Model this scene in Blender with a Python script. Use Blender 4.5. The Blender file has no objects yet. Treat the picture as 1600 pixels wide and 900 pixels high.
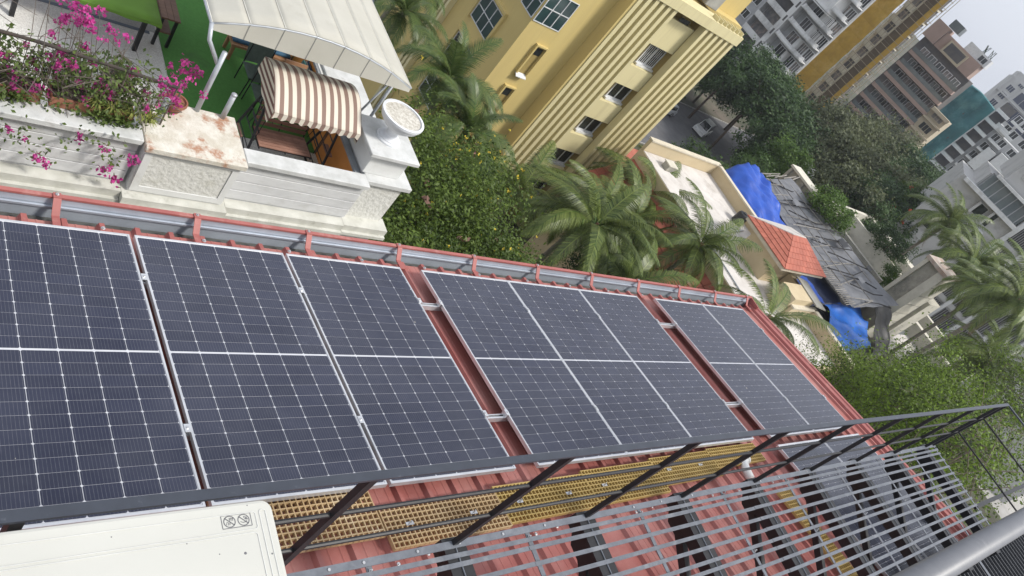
import bpy, math, random
import numpy as np
from mathutils import Matrix, Vector
random.seed(7)
rng = np.random.default_rng(11)
sc = bpy.context.scene
col = sc.collection
PI = math.pi

# ------------------------------------------------------------------ camera
cam_d = bpy.data.cameras.new('camera')
cam_d.lens = 26.15
cam_d.sensor_width = 36.0
cam_d.clip_start = 0.05
cam_d.clip_end = 3000.0
cam = bpy.data.objects.new('camera', cam_d)
col.objects.link(cam)
cam.matrix_world = Matrix(((0.715535, -0.080473, -0.693927, -1.7172),
                           (-0.369059, 0.799859, -0.473309, -3.7939),
                           (0.593132, 0.594769, 0.542627, 4.2350),
                           (0, 0, 0, 1)))
sc.camera = cam

# ------------------------------------------------------------------ sky, sun, exposure
SUN_EL, SUN_AZ = math.radians(50), math.radians(-48)      # azimuth measured from +X towards +Y
world = bpy.data.worlds.new('World')
sc.world = world
world.use_nodes = True
wn = world.node_tree
wn.nodes.clear()
sky_t = wn.nodes.new('ShaderNodeTexSky')
sky_t.sky_type = 'NISHITA'
sky_t.sun_disc = False
sky_t.sun_elevation = SUN_EL
sky_t.sun_rotation = PI / 2 - SUN_AZ
sky_t.air_density = 1.0
sky_t.dust_density = 4.0
sky_t.ozone_density = 1.0
hs = wn.nodes.new('ShaderNodeHueSaturation')
hs.inputs['Saturation'].default_value = 0.30
mixc = wn.nodes.new('ShaderNodeMixRGB')
mixc.inputs[0].default_value = 0.62
mixc.inputs[2].default_value = (8.3, 8.8, 9.9, 1)           # even veil of thin cloud
bg = wn.nodes.new('ShaderNodeBackground')
bg.inputs['Strength'].default_value = 0.088
wo = wn.nodes.new('ShaderNodeOutputWorld')
wn.links.new(sky_t.outputs[0], hs.inputs['Color'])
wn.links.new(hs.outputs[0], mixc.inputs[1])
wn.links.new(mixc.outputs[0], bg.inputs['Color'])
wn.links.new(bg.outputs[0], wo.inputs['Surface'])

sun_d = bpy.data.lights.new('sun', 'SUN')
sun_d.energy = 2.3
sun_d.angle = math.radians(10)
sun_d.color = (1.0, 0.955, 0.88)
sun = bpy.data.objects.new('sun', sun_d)
col.objects.link(sun)
sd = Vector((math.cos(SUN_EL) * math.cos(SUN_AZ), math.cos(SUN_EL) * math.sin(SUN_AZ), math.sin(SUN_EL)))
sun.rotation_euler = sd.to_track_quat('Z', 'Y').to_euler()
sun.location = (0, 0, 60)

sc.view_settings.view_transform = 'Standard'
sc.view_settings.look = 'None'
sc.view_settings.gamma = 1.0
sc.view_settings.use_curve_mapping = False
sc.view_settings.exposure = 0.53
sc.render.engine = 'CYCLES'
sc.cycles.max_bounces = 6
sc.cycles.diffuse_bounces = 3
sc.cycles.glossy_bounces = 3
sc.cycles.transmission_bounces = 4
sc.cycles.transparent_max_bounces = 8
sc.cycles.volume_bounces = 0
sc.cycles.use_denoising = True

# ------------------------------------------------------------------ helpers: materials
MATS = {}
def mat(name, c1, rough=0.8, c2=None, scale=3.0, detail=6.0, bump=0.0, bscale=40.0, metal=0.0, spec=0.5,
        fine=0.0, stretch=(1, 1, 1), c3=None, s3=0.6, k3=(0.55, 0.7), rnd=0.0, trans=0.0, coat=0.0, sheen=0.0):
    """procedural surface: two tones by noise, optional third tone in patches, bump, per-object tint"""
    if name in MATS:
        return MATS[name]
    m = bpy.data.materials.new(name)
    m.use_nodes = True
    nt = m.node_tree
    N, L = nt.nodes, nt.links
    b = N['Principled BSDF']
    b.inputs['Roughness'].default_value = rough
    b.inputs['Metallic'].default_value = metal
    b.inputs['Specular IOR Level'].default_value = spec
    if coat:
        b.inputs['Coat Weight'].default_value = coat
        b.inputs['Coat Roughness'].default_value = 0.12
    geo = N.new('ShaderNodeNewGeometry')
    mp = N.new('ShaderNodeMapping')
    mp.inputs['Scale'].default_value = stretch
    L.new(geo.outputs['Position'], mp.inputs['Vector'])
    if c2 is None:
        c2 = tuple(min(1, x * 0.82) for x in c1)
    n1 = N.new('ShaderNodeTexNoise')
    n1.inputs['Scale'].default_value = scale
    n1.inputs['Detail'].default_value = detail
    n1.inputs['Roughness'].default_value = 0.62
    L.new(mp.outputs[0], n1.inputs['Vector'])
    r1 = N.new('ShaderNodeValToRGB')
    r1.color_ramp.elements[0].position = 0.36
    r1.color_ramp.elements[1].position = 0.66
    r1.color_ramp.elements[0].color = (*c2, 1)
    r1.color_ramp.elements[1].color = (*c1, 1)
    L.new(n1.outputs['Fac'], r1.inputs[0])
    out = r1.outputs[0]
    if c3 is not None:
        n3 = N.new('ShaderNodeTexNoise')
        n3.inputs['Scale'].default_value = s3
        n3.inputs['Detail'].default_value = 8.0
        n3.inputs['Roughness'].default_value = 0.7
        L.new(mp.outputs[0], n3.inputs['Vector'])
        r3 = N.new('ShaderNodeValToRGB')
        r3.color_ramp.elements[0].position = k3[0]
        r3.color_ramp.elements[1].position = k3[1]
        L.new(n3.outputs['Fac'], r3.inputs[0])
        mx = N.new('ShaderNodeMixRGB')
        mx.inputs[2].default_value = (*c3, 1)
        L.new(r3.outputs[0], mx.inputs[0])
        L.new(out, mx.inputs[1])
        out = mx.outputs[0]
    if rnd:
        oi = N.new('ShaderNodeObjectInfo')
        mr = N.new('ShaderNodeMapRange')
        mr.inputs['To Min'].default_value = 1 - rnd
        mr.inputs['To Max'].default_value = 1 + rnd
        L.new(oi.outputs['Random'], mr.inputs['Value'])
        mm = N.new('ShaderNodeMixRGB')
        mm.blend_type = 'MULTIPLY'
        mm.inputs[0].default_value = 1.0
        L.new(out, mm.inputs[1])
        L.new(mr.outputs[0], mm.inputs[2])
        out = mm.outputs[0]
    L.new(out, b.inputs['Base Color'])
    if bump:
        n2 = N.new('ShaderNodeTexNoise')
        n2.inputs['Scale'].default_value = bscale
        n2.inputs['Detail'].default_value = 4.0
        L.new(mp.outputs[0], n2.inputs['Vector'])
        bp = N.new('ShaderNodeBump')
        bp.inputs['Strength'].default_value = bump
        bp.inputs['Distance'].default_value = 0.02
        L.new(n2.outputs['Fac'], bp.inputs['Height'])
        L.new(bp.outputs[0], b.inputs['Normal'])
    if trans:
        tr = N.new('ShaderNodeBsdfTranslucent')
        L.new(out, tr.inputs['Color'])
        ms = N.new('ShaderNodeMixShader')
        ms.inputs[0].default_value = trans
        L.new(b.outputs[0], ms.inputs[1])
        L.new(tr.outputs[0], ms.inputs[2])
        L.new(ms.outputs[0], N['Material Output'].inputs['Surface'])
    MATS[name] = m
    return m

# ------------------------------------------------------------------ helpers: meshes
class MB:
    """collects boxes, bars, tubes and sheets into one mesh"""
    def __init__(self):
        self.v, self.f = [], []
    def add(self, vs, fs):
        k = len(self.v)
        self.v += [tuple(map(float, p)) for p in vs]
        self.f += [tuple(i + k for i in f) for f in fs]
        return self
    def box(self, x0, x1, y0, y1, z0, z1):
        return self.add([(x0, y0, z0), (x1, y0, z0), (x1, y1, z0), (x0, y1, z0), (x0, y0, z1), (x1, y0, z1), (x1, y1, z1), (x0, y1, z1)],
                        [(0, 3, 2, 1), (4, 5, 6, 7), (0, 1, 5, 4), (1, 2, 6, 5), (2, 3, 7, 6), (3, 0, 4, 7)])
    def bar(self, p, q, w, h, up=(0, 0, 1)):
        """box from p to q, width w sideways, h along up"""
        p, q = Vector(p), Vector(q)
        d = (q - p).normalized()
        u = Vector(up)
        if abs(d.dot(u)) > 0.98:
            u = Vector((0, 1, 0))
        s = d.cross(u).normalized()
        u = s.cross(d).normalized()
        vs = []
        for c in (p, q):
            for a, b in ((-1, -1), (1, -1), (1, 1), (-1, 1)):
                vs.append(c + s * (a * w / 2) + u * (b * h / 2))
        return self.add(vs, [(0, 1, 2, 3), (7, 6, 5, 4), (0, 4, 5, 1), (1, 5, 6, 2), (2, 6, 7, 3), (3, 7, 4, 0)])
    def tube(self, pts, r, n=8, cap=True):
        pts = [Vector(p) for p in pts]
        rs = r if isinstance(r, (list, tuple)) else [r] * len(pts)
        base = len(self.v)
        d0 = (pts[1] - pts[0]).normalized()
        s = d0.cross(Vector((0, 0, 1)))
        if s.length < 1e-3:
            s = d0.cross(Vector((0, 1, 0)))
        s.normalize()
        for i, p in enumerate(pts):
            a = pts[max(0, i - 1)]
            b = pts[min(len(pts) - 1, i + 1)]
            d = (b - a).normalized()
            s = (s - d * s.dot(d)).normalized()
            t = d.cross(s)
            for k in range(n):
                an = 2 * PI * k / n
                self.v.append(tuple(p + (s * math.cos(an) + t * math.sin(an)) * rs[i]))
        for i in range(len(pts) - 1):
            for k in range(n):
                a, b = base + i * n + k, base + i * n + (k + 1) % n
                self.f.append((a, b, b + n, a + n))
        if cap:
            self.f.append(tuple(base + k for k in reversed(range(n))))
            e = base + (len(pts) - 1) * n
            self.f.append(tuple(e + k for k in range(n)))
        return self
    def lathe(self, prof, c=(0, 0, 0), n=24):
        """prof: list of (r, z)"""
        base = len(self.v)
        for r, z in prof:
            for k in range(n):
                an = 2 * PI * k / n
                self.v.append((c[0] + r * math.cos(an), c[1] + r * math.sin(an), c[2] + z))
        for i in range(len(prof) - 1):
            for k in range(n):
                a, b = base + i * n + k, base + i * n + (k + 1) % n
                self.f.append((a, b, b + n, a + n))
        self.f.append(tuple(base + k for k in reversed(range(n))))
        e = base + (len(prof) - 1) * n
        self.f.append(tuple(e + k for k in range(n)))
        return self
    def prism(self, poly, ext):
        """poly: list of 3D points, extruded by vector ext"""
        n = len(poly)
        e = Vector(ext)
        vs = [Vector(p) for p in poly] + [Vector(p) + e for p in poly]
        fs = [tuple(reversed(range(n))), tuple(range(n, 2 * n))]
        for i in range(n):
            j = (i + 1) % n
            fs.append((i, j, j + n, i + n))
        return self.add(vs, fs)
    def sheet(self, fn, nu, nv, thick=0.0):
        """grid of points fn(i/nu, j/nv); with a thickness both sides are made"""
        vs = [Vector(fn(i / nu, j / nv)) for i in range(nu + 1) for j in range(nv + 1)]
        fs = []
        for i in range(nu):
            for j in range(nv):
                a = i * (nv + 1) + j
                fs.append((a, a + nv + 1, a + nv + 2, a + 1))
        if not thick:
            return self.add(vs, fs)
        n = len(vs)
        vs2 = [p - Vector((0, 0, thick)) for p in vs]
        f2 = [tuple(reversed([i + n for i in f])) for f in fs]
        edge = []
        ring = [i * (nv + 1) for i in range(nu + 1)] + [nu * (nv + 1) + j for j in range(1, nv + 1)] + \
               [i * (nv + 1) + nv for i in range(nu - 1, -1, -1)] + [j for j in range(nv - 1, 0, -1)]
        for k in range(len(ring)):
            a, b = ring[k], ring[(k + 1) % len(ring)]
            edge.append((b, a, a + n, b + n))
        return self.add(vs + vs2, fs + f2 + edge)
    def mesh(self, name, m=None, smooth=False):
        me = bpy.data.meshes.new(name)
        me.from_pydata(self.v, [], self.f)
        if m:
            me.materials.append(m)
        if smooth:
            me.polygons.foreach_set('use_smooth', [True] * len(me.polygons))
        me.update()
        return me
    def build(self, name, m, parent=None, smooth=False):
        return put(name, self.mesh(name, m, smooth), parent)

WM = {}                                   # world matrix of every object we placed
def put(name, me, parent=None, M=None):
    """link a mesh whose coordinates are in WORLD space (times M) under a parent"""
    o = bpy.data.objects.new(name, me)
    col.objects.link(o)
    M = M if M is not None else Matrix()
    if parent is not None:
        o.parent = parent
        o.matrix_parent_inverse = WM[parent.name].inverted()
    o.matrix_basis = M
    WM[o.name] = M.copy()
    return o
def thing(name, label, cat, loc=(0, 0, 0), rotz=0.0, group=None, rot=None):
    o = bpy.data.objects.new(name, None)
    o.empty_display_size = 0.2
    col.objects.link(o)
    M = Matrix.Translation(loc) @ (rot if rot is not None else Matrix.Rotation(rotz, 4, 'Z'))
    o.matrix_basis = M
    WM[o.name] = M
    return tag(o, label, cat, group)
def tag(o, label, cat, group=None):
    o['label'] = label
    o['category'] = cat
    if group:
        o['group'] = group
    return o
def kind(o, k):
    o['kind'] = k
    return o
def loc_part(name, me, parent, M=None):
    """a part whose mesh is in the LOCAL space of its parent"""
    o = bpy.data.objects.new(name, me)
    col.objects.link(o)
    o.parent = parent
    M = M if M is not None else Matrix()
    o.matrix_basis = M
    WM[o.name] = WM[parent.name] @ M
    return o
def bx(x0, x1, y0, y1, z0, z1):
    return MB().box(x0, x1, y0, y1, z0, z1)
T = Matrix.Translation
def bevel(o, w=0.005, seg=1):
    b = o.modifiers.new('bevel', 'BEVEL')
    b.width = w
    b.segments = seg
    b.limit_method = 'ANGLE'
    return o

# ------------------------------------------------------------------ materials
red_m = mat('red_roof_paint', (0.40, 0.135, 0.115), 0.6, (0.35, 0.11, 0.095), 2.2, c3=(0.45, 0.23, 0.205), s3=1.3, k3=(0.42, 0.75), bump=0.05, bscale=30)
lip_m = mat('red_trim_paint', (0.38, 0.125, 0.11), 0.55, (0.32, 0.10, 0.09), 4, c3=(.44, .22, .19), s3=5)
alu_m = mat('anodised_aluminium', (0.72, 0.73, 0.75), 0.38, (0.6, 0.61, 0.63), 6, metal=0.6)
zinc_m = mat('galvanised_sheet', (0.50, 0.55, 0.62), 0.45, (0.40, 0.44, 0.50), 2.5, metal=0.35)
black_m = mat('black_steel_paint', (0.016, 0.0165, 0.019), 0.5, (0.010, 0.010, 0.012), 12, bump=0.04, bscale=60)
slat_m = mat('grey_worn_steel', (0.155, 0.168, 0.192), 0.5, (0.115, 0.125, 0.145), 14, c3=(0.20, 0.21, 0.23), s3=6, bump=0.05, bscale=80)
rail_m = mat('charcoal_rail_paint', (0.050, 0.058, 0.076), 0.4, (0.038, 0.044, 0.058), 9, c3=(0.12, 0.13, 0.15), s3=18, k3=(0.62, 0.72))
frp_m = mat('tan_fibreglass', (0.52, 0.38, 0.21), 0.6, (0.44, 0.30, 0.15), 5, c3=(0.60, 0.49, 0.33), s3=3)
frpy_m = mat('yellow_fibreglass', (0.50, 0.365, 0.13), 0.6, (0.42, 0.29, 0.09), 5, c3=(0.58, 0.48, 0.26), s3=3, k3=(0.58, 0.75))
steel_m = mat('bright_bolt_steel', (0.7, 0.7, 0.7), 0.3, (0.5, 0.5, 0.5), 40, metal=0.8)
acw_m = mat('off_white_enamel', (0.61, 0.605, 0.55), 0.4, (0.57, 0.565, 0.51), 1.5, c3=(0.66, 0.64, 0.58), s3=7, k3=(0.60, 0.78))
print_m = mat('grey_print', (0.16, 0.16, 0.17), 0.6)
white_m = mat('white_wall_paint', (0.74, 0.75, 0.74), 0.8, (0.66, 0.67, 0.66), 1.2, c3=(0.52, 0.52, 0.48), s3=1.6, k3=(0.56, 0.78), bump=0.06, bscale=50)
# ================================================================== the near building: red sheet roof
A_ROOF = math.radians(10.4)
CA, SA = math.cos(A_ROOF), math.sin(A_ROOF)
ROOF_ROT = Matrix.Rotation(-A_ROOF, 4, 'X')
def RP(u, v, w):
    """point on the pitched roof: u along the eave, v up the slope, w above the panel plane"""
    return Vector((u, -v * CA + w * SA, v * SA + w * CA))
WB = -0.138                                        # sheet pan level
roof = thing('red_roofed_building', 'near building with pitched red ribbed metal roof carrying solar panels', 'building', (0, 0, 0))
def ribbed_sheet(u0, u1, v0, v1, pitch=0.24, off=0.0, h=0.032):
    prof = [(u0, 0.0)]
    k = math.floor((u0 - off) / pitch) + 1
    while off + k * pitch + 0.03 < u1:
        c = off + k * pitch
        if c - 0.032 > u0:
            prof += [(c - 0.034, 0), (c - 0.016, h), (c + 0.016, h), (c + 0.034, 0)]
            for q in (0.08, 0.16):
                if c + q + 0.012 < u1:
                    prof += [(c + q - 0.008, 0), (c + q, 0.004), (c + q + 0.008, 0)]
        k += 1
    prof.append((u1, 0.0))
    mb = MB()
    n = len(prof)
    for v in (v0, v1):
        for th in (0.0, -0.012):
            for u, w in prof:
                mb.v.append(tuple(RP(u, v, WB + w + th)))
    for i in range(n - 1):
        mb.f.append((i, i + 1, 2 * n + i + 1, 2 * n + i))
        mb.f.append((n + i + 1, n + i, 3 * n + i, 3 * n + i + 1))
        mb.f.append((i + 1, i, n + i, n + i + 1))
    return mb
for u0, u1 in ((-6.0, -2.97), (-2.968, 0.0), (0.002, 2.97), (2.972, 5.94), (5.942, 9.30)):
    ribbed_sheet(u0, u1, -0.215, 7.2, off=-0.155).build('roof_sheet', red_m, roof)
# verge flashing on the right edge: raised double roll
mb = MB()
prof = [(9.28, -.006), (9.30, .05), (9.36, .058), (9.375, .04), (9.43, .04), (9.445, .058), (9.50, .058), (9.53, .03), (9.535, -.13), (9.525, -.13), (9.52, .02), (9.29, .02)]
for v in (-0.26, 7.2):
    for u, w in prof:
        mb.v.append(tuple(RP(u, v, WB + w)))
n = len(prof)
for i in range(n):
    j = (i + 1) % n
    mb.f.append((i, j, j + n, i + n))
mb.f += [tuple(range(n)), tuple(reversed(range(n, 2 * n)))]
mb.build('verge_flashing', lip_m, roof)
SCREW = MB().lathe([(.013, 0), (.013, .004), (.007, .004), (.007, .010)], (0, 0, 0), 8).mesh('roof_screw', steel_m)
# rib end stops at the eave
for k in range(-18, 40):
    u = -0.155 + 0.24 * k
    if u > 9.25: break
    mb = MB()
    mb.add([RP(u - .034, -.222, WB - .004), RP(u - .017, -.222, WB + .036), RP(u + .017, -.222, WB + .036), RP(u + .034, -.222, WB - .004),
            RP(u - .034, -.12, WB - .004), RP(u - .019, -.12, WB + .037), RP(u + .019, -.12, WB + .037), RP(u + .034, -.12, WB - .004)],
           [(0, 1, 2, 3), (0, 4, 5, 1), (1, 5, 6, 2), (2, 6, 7, 3), (7, 6, 5, 4)])
    mb.build('rib_end_cap', lip_m, roof)
    if k % 3 == 0:
        MB().lathe([(.016, 0), (.016, .006), (.009, .006), (.009, .016)], tuple(RP(u, -.16, WB + .036)), 8).build('roof_screw', steel_m, roof)
# gutter along the eave
g = MB()
GZ = -0.05
pr = [(0.13, -0.215), (0.13, -0.305), (0.29, -0.305), (0.30, -0.16), (0.31, GZ - .012), (0.322, GZ - .012), (0.312, -0.17), (0.302, -0.317), (0.118, -0.317), (0.118, -0.215)]
n = len(pr)
for x in (-6.0, 9.32):
    g.v += [(x, y, z) for y, z in pr]
for i in range(n):
    j = (i + 1) % n
    g.f.append((i, j, j + n, i + n))
g.f += [tuple(range(n)), tuple(reversed(range(n, 2 * n)))]
gut = g.build('gutter', zinc_m, roof)
bx(-5.99, 9.31, .131, .284, -.304, -.245).build('gutter_floor', mat('dark_gutter_floor', (.10, .105, .10), .9, (.06, .06, .055), 5), gut)  # darker fill along the gutter bottom
MB().bar((-5.99, .288, -.135), (9.31, .288, -.135), .016, .018).build('gutter_bead', zinc_m, gut)
lipmb = MB()
lipmb.box(-6.0, 9.34, 0.298, 0.332, GZ - .012, GZ + .006)
lipmb.box(-6.0, 9.34, 0.326, 0.334, GZ - .06, GZ - .012)
lipmb.build('gutter_lip', lip_m, gut)
bx(9.32, 9.345, 0.11, 0.335, -0.32, GZ).build('gutter_end', lip_m, gut)
u = -2.37
while u < 9.3:
    mb = MB()
    a = RP(u, -.10, WB + .045); b = RP(u, -.215, WB + .05); c = Vector((u, 0.285, GZ + .012)); d = Vector((u, 0.335, GZ + .010))
    for p, q in ((a, b), (b, c), (c, d)):
        mb.bar(p, q, .050, .010, (0, 0.3, 1))
    o = mb.build('gutter_bracket', lip_m, roof)
    MB().lathe([(.013, 0), (.013, .008), (.006, .008), (.006, .016)], (u, 0.315, GZ + .014), 8).build('bracket_bolt', steel_m, o)
    u += 0.96
for v in (2.78, 3.98, 5.2):
    for k in range(-4, 40):
        u = -0.155 + 0.24 * k
        if u > 9.2: break
        put('roof_screw', SCREW, roof, T(RP(u, v + .03 * math.sin(k * 5), WB + .032)))
# walls of the near building below the roof
wall_m = mat('cream_render', (0.55, 0.50, 0.42), 0.85, (0.48, 0.44, 0.36), 1.0, bump=0.1, bscale=30)
mb = MB()
mb.add([(-6, 0.08, -24), (9.45, 0.08, -24), (9.45, -7.5, -24), (-6, -7.5, -24),
        (-6, 0.08, -.24), (9.45, 0.08, -.24), (9.45, -7.0, 1.06), (-6, -7.0, 1.06)],
       [(0, 1, 5, 4), (1, 2, 6, 5), (2, 3, 7, 6), (3, 0, 4, 7), (4, 5, 6, 7)])
mb.build('wall', wall_m, roof)

# ------------------------------------------------------------------ solar panels
PW, PL = 1.134, 2.279
def cell_material(name):
    m = bpy.data.materials.new(name)
    m.use_nodes = True
    N, L = m.node_tree.nodes, m.node_tree.links
    b = N['Principled BSDF']
    tc = N.new('ShaderNodeTexCoord')
    sx = N.new('ShaderNodeSeparateXYZ')
    L.new(tc.outputs['Object'], sx.inputs[0])
    # ten thin silver busbars across each cell
    mu = N.new('ShaderNodeMath'); mu.operation = 'MULTIPLY'; mu.inputs[1].default_value = 10 / 0.182
    ad = N.new('ShaderNodeMath'); ad.operation = 'ADD'; ad.inputs[1].default_value = 20.5
    fr = N.new('ShaderNodeMath'); fr.operation = 'FRACT'
    lt = N.new('ShaderNodeMath'); lt.operation = 'LESS_THAN'; lt.inputs[1].default_value = 0.10
    L.new(sx.outputs['X'], mu.inputs[0]); L.new(mu.outputs[0], ad.inputs[0]); L.new(ad.outputs[0], fr.inputs[0]); L.new(fr.outputs[0], lt.inputs[0])
    geo = N.new('ShaderNodeNewGeometry')
    no = N.new('ShaderNodeTexNoise'); no.inputs['Scale'].default_value = 26; no.inputs['Detail'].default_value = 5
    L.new(geo.outputs['Position'], no.inputs['Vector'])
    mlt = N.new('ShaderNodeMath'); mlt.operation = 'MULTIPLY'
    L.new(lt.outputs[0], mlt.inputs[0]); L.new(no.outputs['Fac'], mlt.inputs[1])
    oi = N.new('ShaderNodeObjectInfo')
    ra = N.new('ShaderNodeValToRGB')
    ra.color_ramp.elements[0].color = (0.012, 0.015, 0.036, 1)
    ra.color_ramp.elements[1].color = (0.018, 0.022, 0.048, 1)
    L.new(oi.outputs['Random'], ra.inputs[0])
    mx = N.new('ShaderNodeMixRGB')
    mx.inputs[2].default_value = (0.15, 0.155, 0.18, 1)
    L.new(mlt.outputs[0], mx.inputs[0]); L.new(ra.outputs[0], mx.inputs[1])
    # thin uneven dust on the glass
    n2 = N.new('ShaderNodeTexNoise'); n2.inputs['Scale'].default_value = 1.1; n2.inputs['Detail'].default_value = 9; n2.inputs['Roughness'].default_value = 0.7
    L.new(geo.outputs['Position'], n2.inputs['Vector'])
    r2 = N.new('ShaderNodeMapRange')
    r2.inputs['From Min'].default_value = 0.35; r2.inputs['From Max'].default_value = 0.8
    r2.inputs['To Min'].default_value = 0.0; r2.inputs['To Max'].default_value = 0.10
    L.new(n2.outputs['Fac'], r2.inputs['Value'])
    m2 = N.new('ShaderNodeMixRGB'); m2.inputs[2].default_value = (0.34, 0.35, 0.38, 1)
    L.new(r2.outputs[0], m2.inputs[0]); L.new(mx.outputs[0], m2.inputs[1])
    # bird droppings and specks
    vo = N.new('ShaderNodeTexVoronoi'); vo.inputs['Scale'].default_value = 1.9
    L.new(geo.outputs['Position'], vo.inputs['Vector'])
    ls = N.new('ShaderNodeMath'); ls.operation = 'LESS_THAN'; ls.inputs[1].default_value = 0.024
    L.new(vo.outputs['Distance'], ls.inputs[0])
    m3 = N.new('ShaderNodeMixRGB'); m3.inputs[2].default_value = (0.42, 0.40, 0.34, 1)
    L.new(ls.outputs[0], m3.inputs[0]); L.new(m2.outputs[0], m3.inputs[1])
    L.new(m3.outputs[0], b.inputs['Base Color'])
    rr = N.new('ShaderNodeMapRange')
    rr.inputs['To Min'].default_value = 0.16; rr.inputs['To Max'].default_value = 0.34
    L.new(n2.outputs['Fac'], rr.inputs['Value']); L.new(rr.outputs[0], b.inputs['Roughness'])
    b.inputs['IOR'].default_value = 1.5
    return m
cell_m = cell_material('monocrystalline_cell')
back_m = mat('white_backsheet_under_glass', (0.60, 0.61, 0.64), 0.22, (0.54, 0.55, 0.59), 8)
FW = 0.013
CW, CH = 0.1805, 0.0915
GU = (PW - 2 * FW - 0.004) / 6.0
GV = (PL - 2 * FW - 0.030) / 24.0
def cell_mesh():
    w, h, c = (GU - 0.0038) / 2, (GV - 0.0022) / 2, 0.0065
    vs = [(-w + c, -h), (w - c, -h), (w, -h + c), (w, h - c), (w - c, h), (-w + c, h), (-w, h - c), (-w, -h + c)]
    return MB().prism([(x, y, 0) for x, y in vs], (0, 0, 0.0012)).mesh('cell', cell_m)
CELL = cell_mesh()
def frame_mesh():
    mb = MB()
    t = 0.035
    mb.box(0, PW, -FW, 0, -t, 0); mb.box(0, PW, -PL, -PL + FW, -t, 0)
    mb.box(0, FW, -PL + FW, -FW, -t, 0); mb.box(PW - FW, PW, -PL + FW, -FW, -t, 0)
    return mb.mesh('frame', alu_m)
FRAME = frame_mesh()
BACK = bx(FW, PW - FW, -PL + FW, -FW, -0.010, -0.0045).mesh('backsheet', back_m)
def solar_panel(u, v, label, cells=True, w=0.0):
    p = thing('solar_panel', label, 'solar panel', RP(u, v, w), group='solar panels on the red roof', rot=ROOF_ROT)
    loc_part('frame', FRAME, p)
    loc_part('backsheet', BACK, p)
    if cells:
        for i in range(6):
            for j in range(24):
                y = -(FW + 0.008 + (j + 0.5) * GV + (0.014 if j > 11 else 0))
                loc_part('cell', CELL, p, T((FW + 0.002 + (i + .5) * GU, y, -0.0044)))
    return p
US = [-1.168, 0.0, 1.164, 2.546, 3.684, 4.822, 6.352, 7.498]
LB = ['solar panel nearest the camera, cut off by the left edge, above the white outdoor unit',
      'second solar panel from the left, its lower corner over the first tan grating',
      'third solar panel from the left, last before the first wide gap with red roof',
      'solar panel just right of the first wide red gap, leftmost of the middle three',
      'middle solar panel of the group of three above the yellow grating',
      'rightmost solar panel of the middle three, beside the second dark gap',
      'solar panel right of the second gap, left one of the far pair',
      'farthest solar panel of the upper row, along the red verge by the trees']
for u, l in zip(US, LB):
    solar_panel(u, 0, l)
solar_panel(6.345, 2.392, 'lower row solar panel behind the railing, left of its pair, partly under the catwalk')
solar_panel(7.50, 2.392, 'lower row solar panel behind the railing, against the red verge, partly under the catwalk')
solar_panel(6.345, 4.70, 'solar panel lying under the catwalk, left, seen through its slats')
solar_panel(7.50, 4.70, 'solar panel lying under the catwalk, right, seen through its slats')
# mounting rails with clamps
for v, l in ((0.45, 'aluminium mounting rail under the upper third of the solar panels'), (1.75, 'aluminium mounting rail under the lower third of the solar panels')):
    r = thing('mounting_rail', l, 'rail', RP(0, v, 0), group='mounting rails under the solar panels', rot=ROOF_ROT)
    mb = MB()
    mb.box(-1.3, 8.75, -.022, .022, -.085, -.078).box(-1.3, 8.75, -.022, -.014, -.078, -.038).box(-1.3, 8.75, .014, .022, -.078, -.038).box(-1.3, 8.75, -.022, -.006, -.038, -.036)
    loc_part('rail_profile', mb.mesh('rail_profile', alu_m), r)
    for k in range(8):
        for e in (0, 1):
            x = US[k] + (PW if e else 0)
            if e == 0 and k in (1, 2, 4, 5, 7): continue
            if e == 1 and k in (0, 1, 3, 4, 6):
                x = (x + US[k + 1]) / 2
                c = MB().box(x - .016, x + .016, -.03, .03, 0.0012, .006)
            else:
                s = 1 if e else -1
                c = MB().box(min(x - .012 * s, x + .022 * s), max(x - .012 * s, x + .022 * s), -.03, .03, 0.0012, .006).box(min(x + .014 * s, x + .022 * s), max(x + .014 * s, x + .022 * s), -.03, .03, -.036, .0012)
            cl = loc_part('clamp', c.mesh('clamp', alu_m), r)
            loc_part('clamp_bolt', MB().lathe([(.008, .006), (.008, .013)], (x, 0, 0), 6).mesh('clamp_bolt', steel_m), cl)
    for x in np.arange(-1.1, 8.8, 0.96):
        loc_part('foot', bx(x - .02, x + .02, -.03, .03, WB, -.0855).mesh('foot', alu_m), r)

# ------------------------------------------------------------------ fibreglass gratings on the roof
def grating(u0, u1, v0, v1, m, label, bolts=True, w=-0.055):
    gr = thing('walkway_grating', label, 'grating', RP(u0, v0, w), group='fibreglass walkway gratings on the red roof', rot=ROOF_ROT)
    mb = MB()
    Lx, Ly, t, h = u1 - u0, v1 - v0, 0.0075, 0.030
    nx, ny = max(1, round(Lx / .0387)), max(1, round(Ly / .0387))
    for i in range(nx + 1):
        x = (Lx - t) * i / nx
        mb.box(x, x + t, -Ly, 0, -h, 0)
    for j in range(ny + 1):
        y = -(Ly - t) * j / ny
        mb.box(0.001, Lx - .001, y - t, y, -h + .0008, -.0008)
    kind(loc_part('grid', mb.mesh('grid', m), gr), 'stuff')
    if bolts:
        for fx in ((.18, .72) if Lx > .5 else (.5,)):
            x, y = Lx * fx, -Ly * .5
            c = MB().box(x - .03, x + .03, y - .012, y + .012, .001, .004).lathe([(.009, .004), (.009, .012), (.005, .012), (.005, .03)], (x, y, 0), 8)
            loc_part('hold_down_clip', c.mesh('hold_down_clip', steel_m), gr)
    return gr
grating(0.016, 1.016, 2.20, 2.60, frp_m, 'tan grating beside the white outdoor unit, nearest of the gratings')
grating(1.030, 2.026, 2.40, 2.70, frp_m, 'second tan grating, set a step lower than the first')
grating(2.030, 3.028, 2.37, 2.68, frpy_m, 'third grating from the left, first of the yellow ones')
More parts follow.
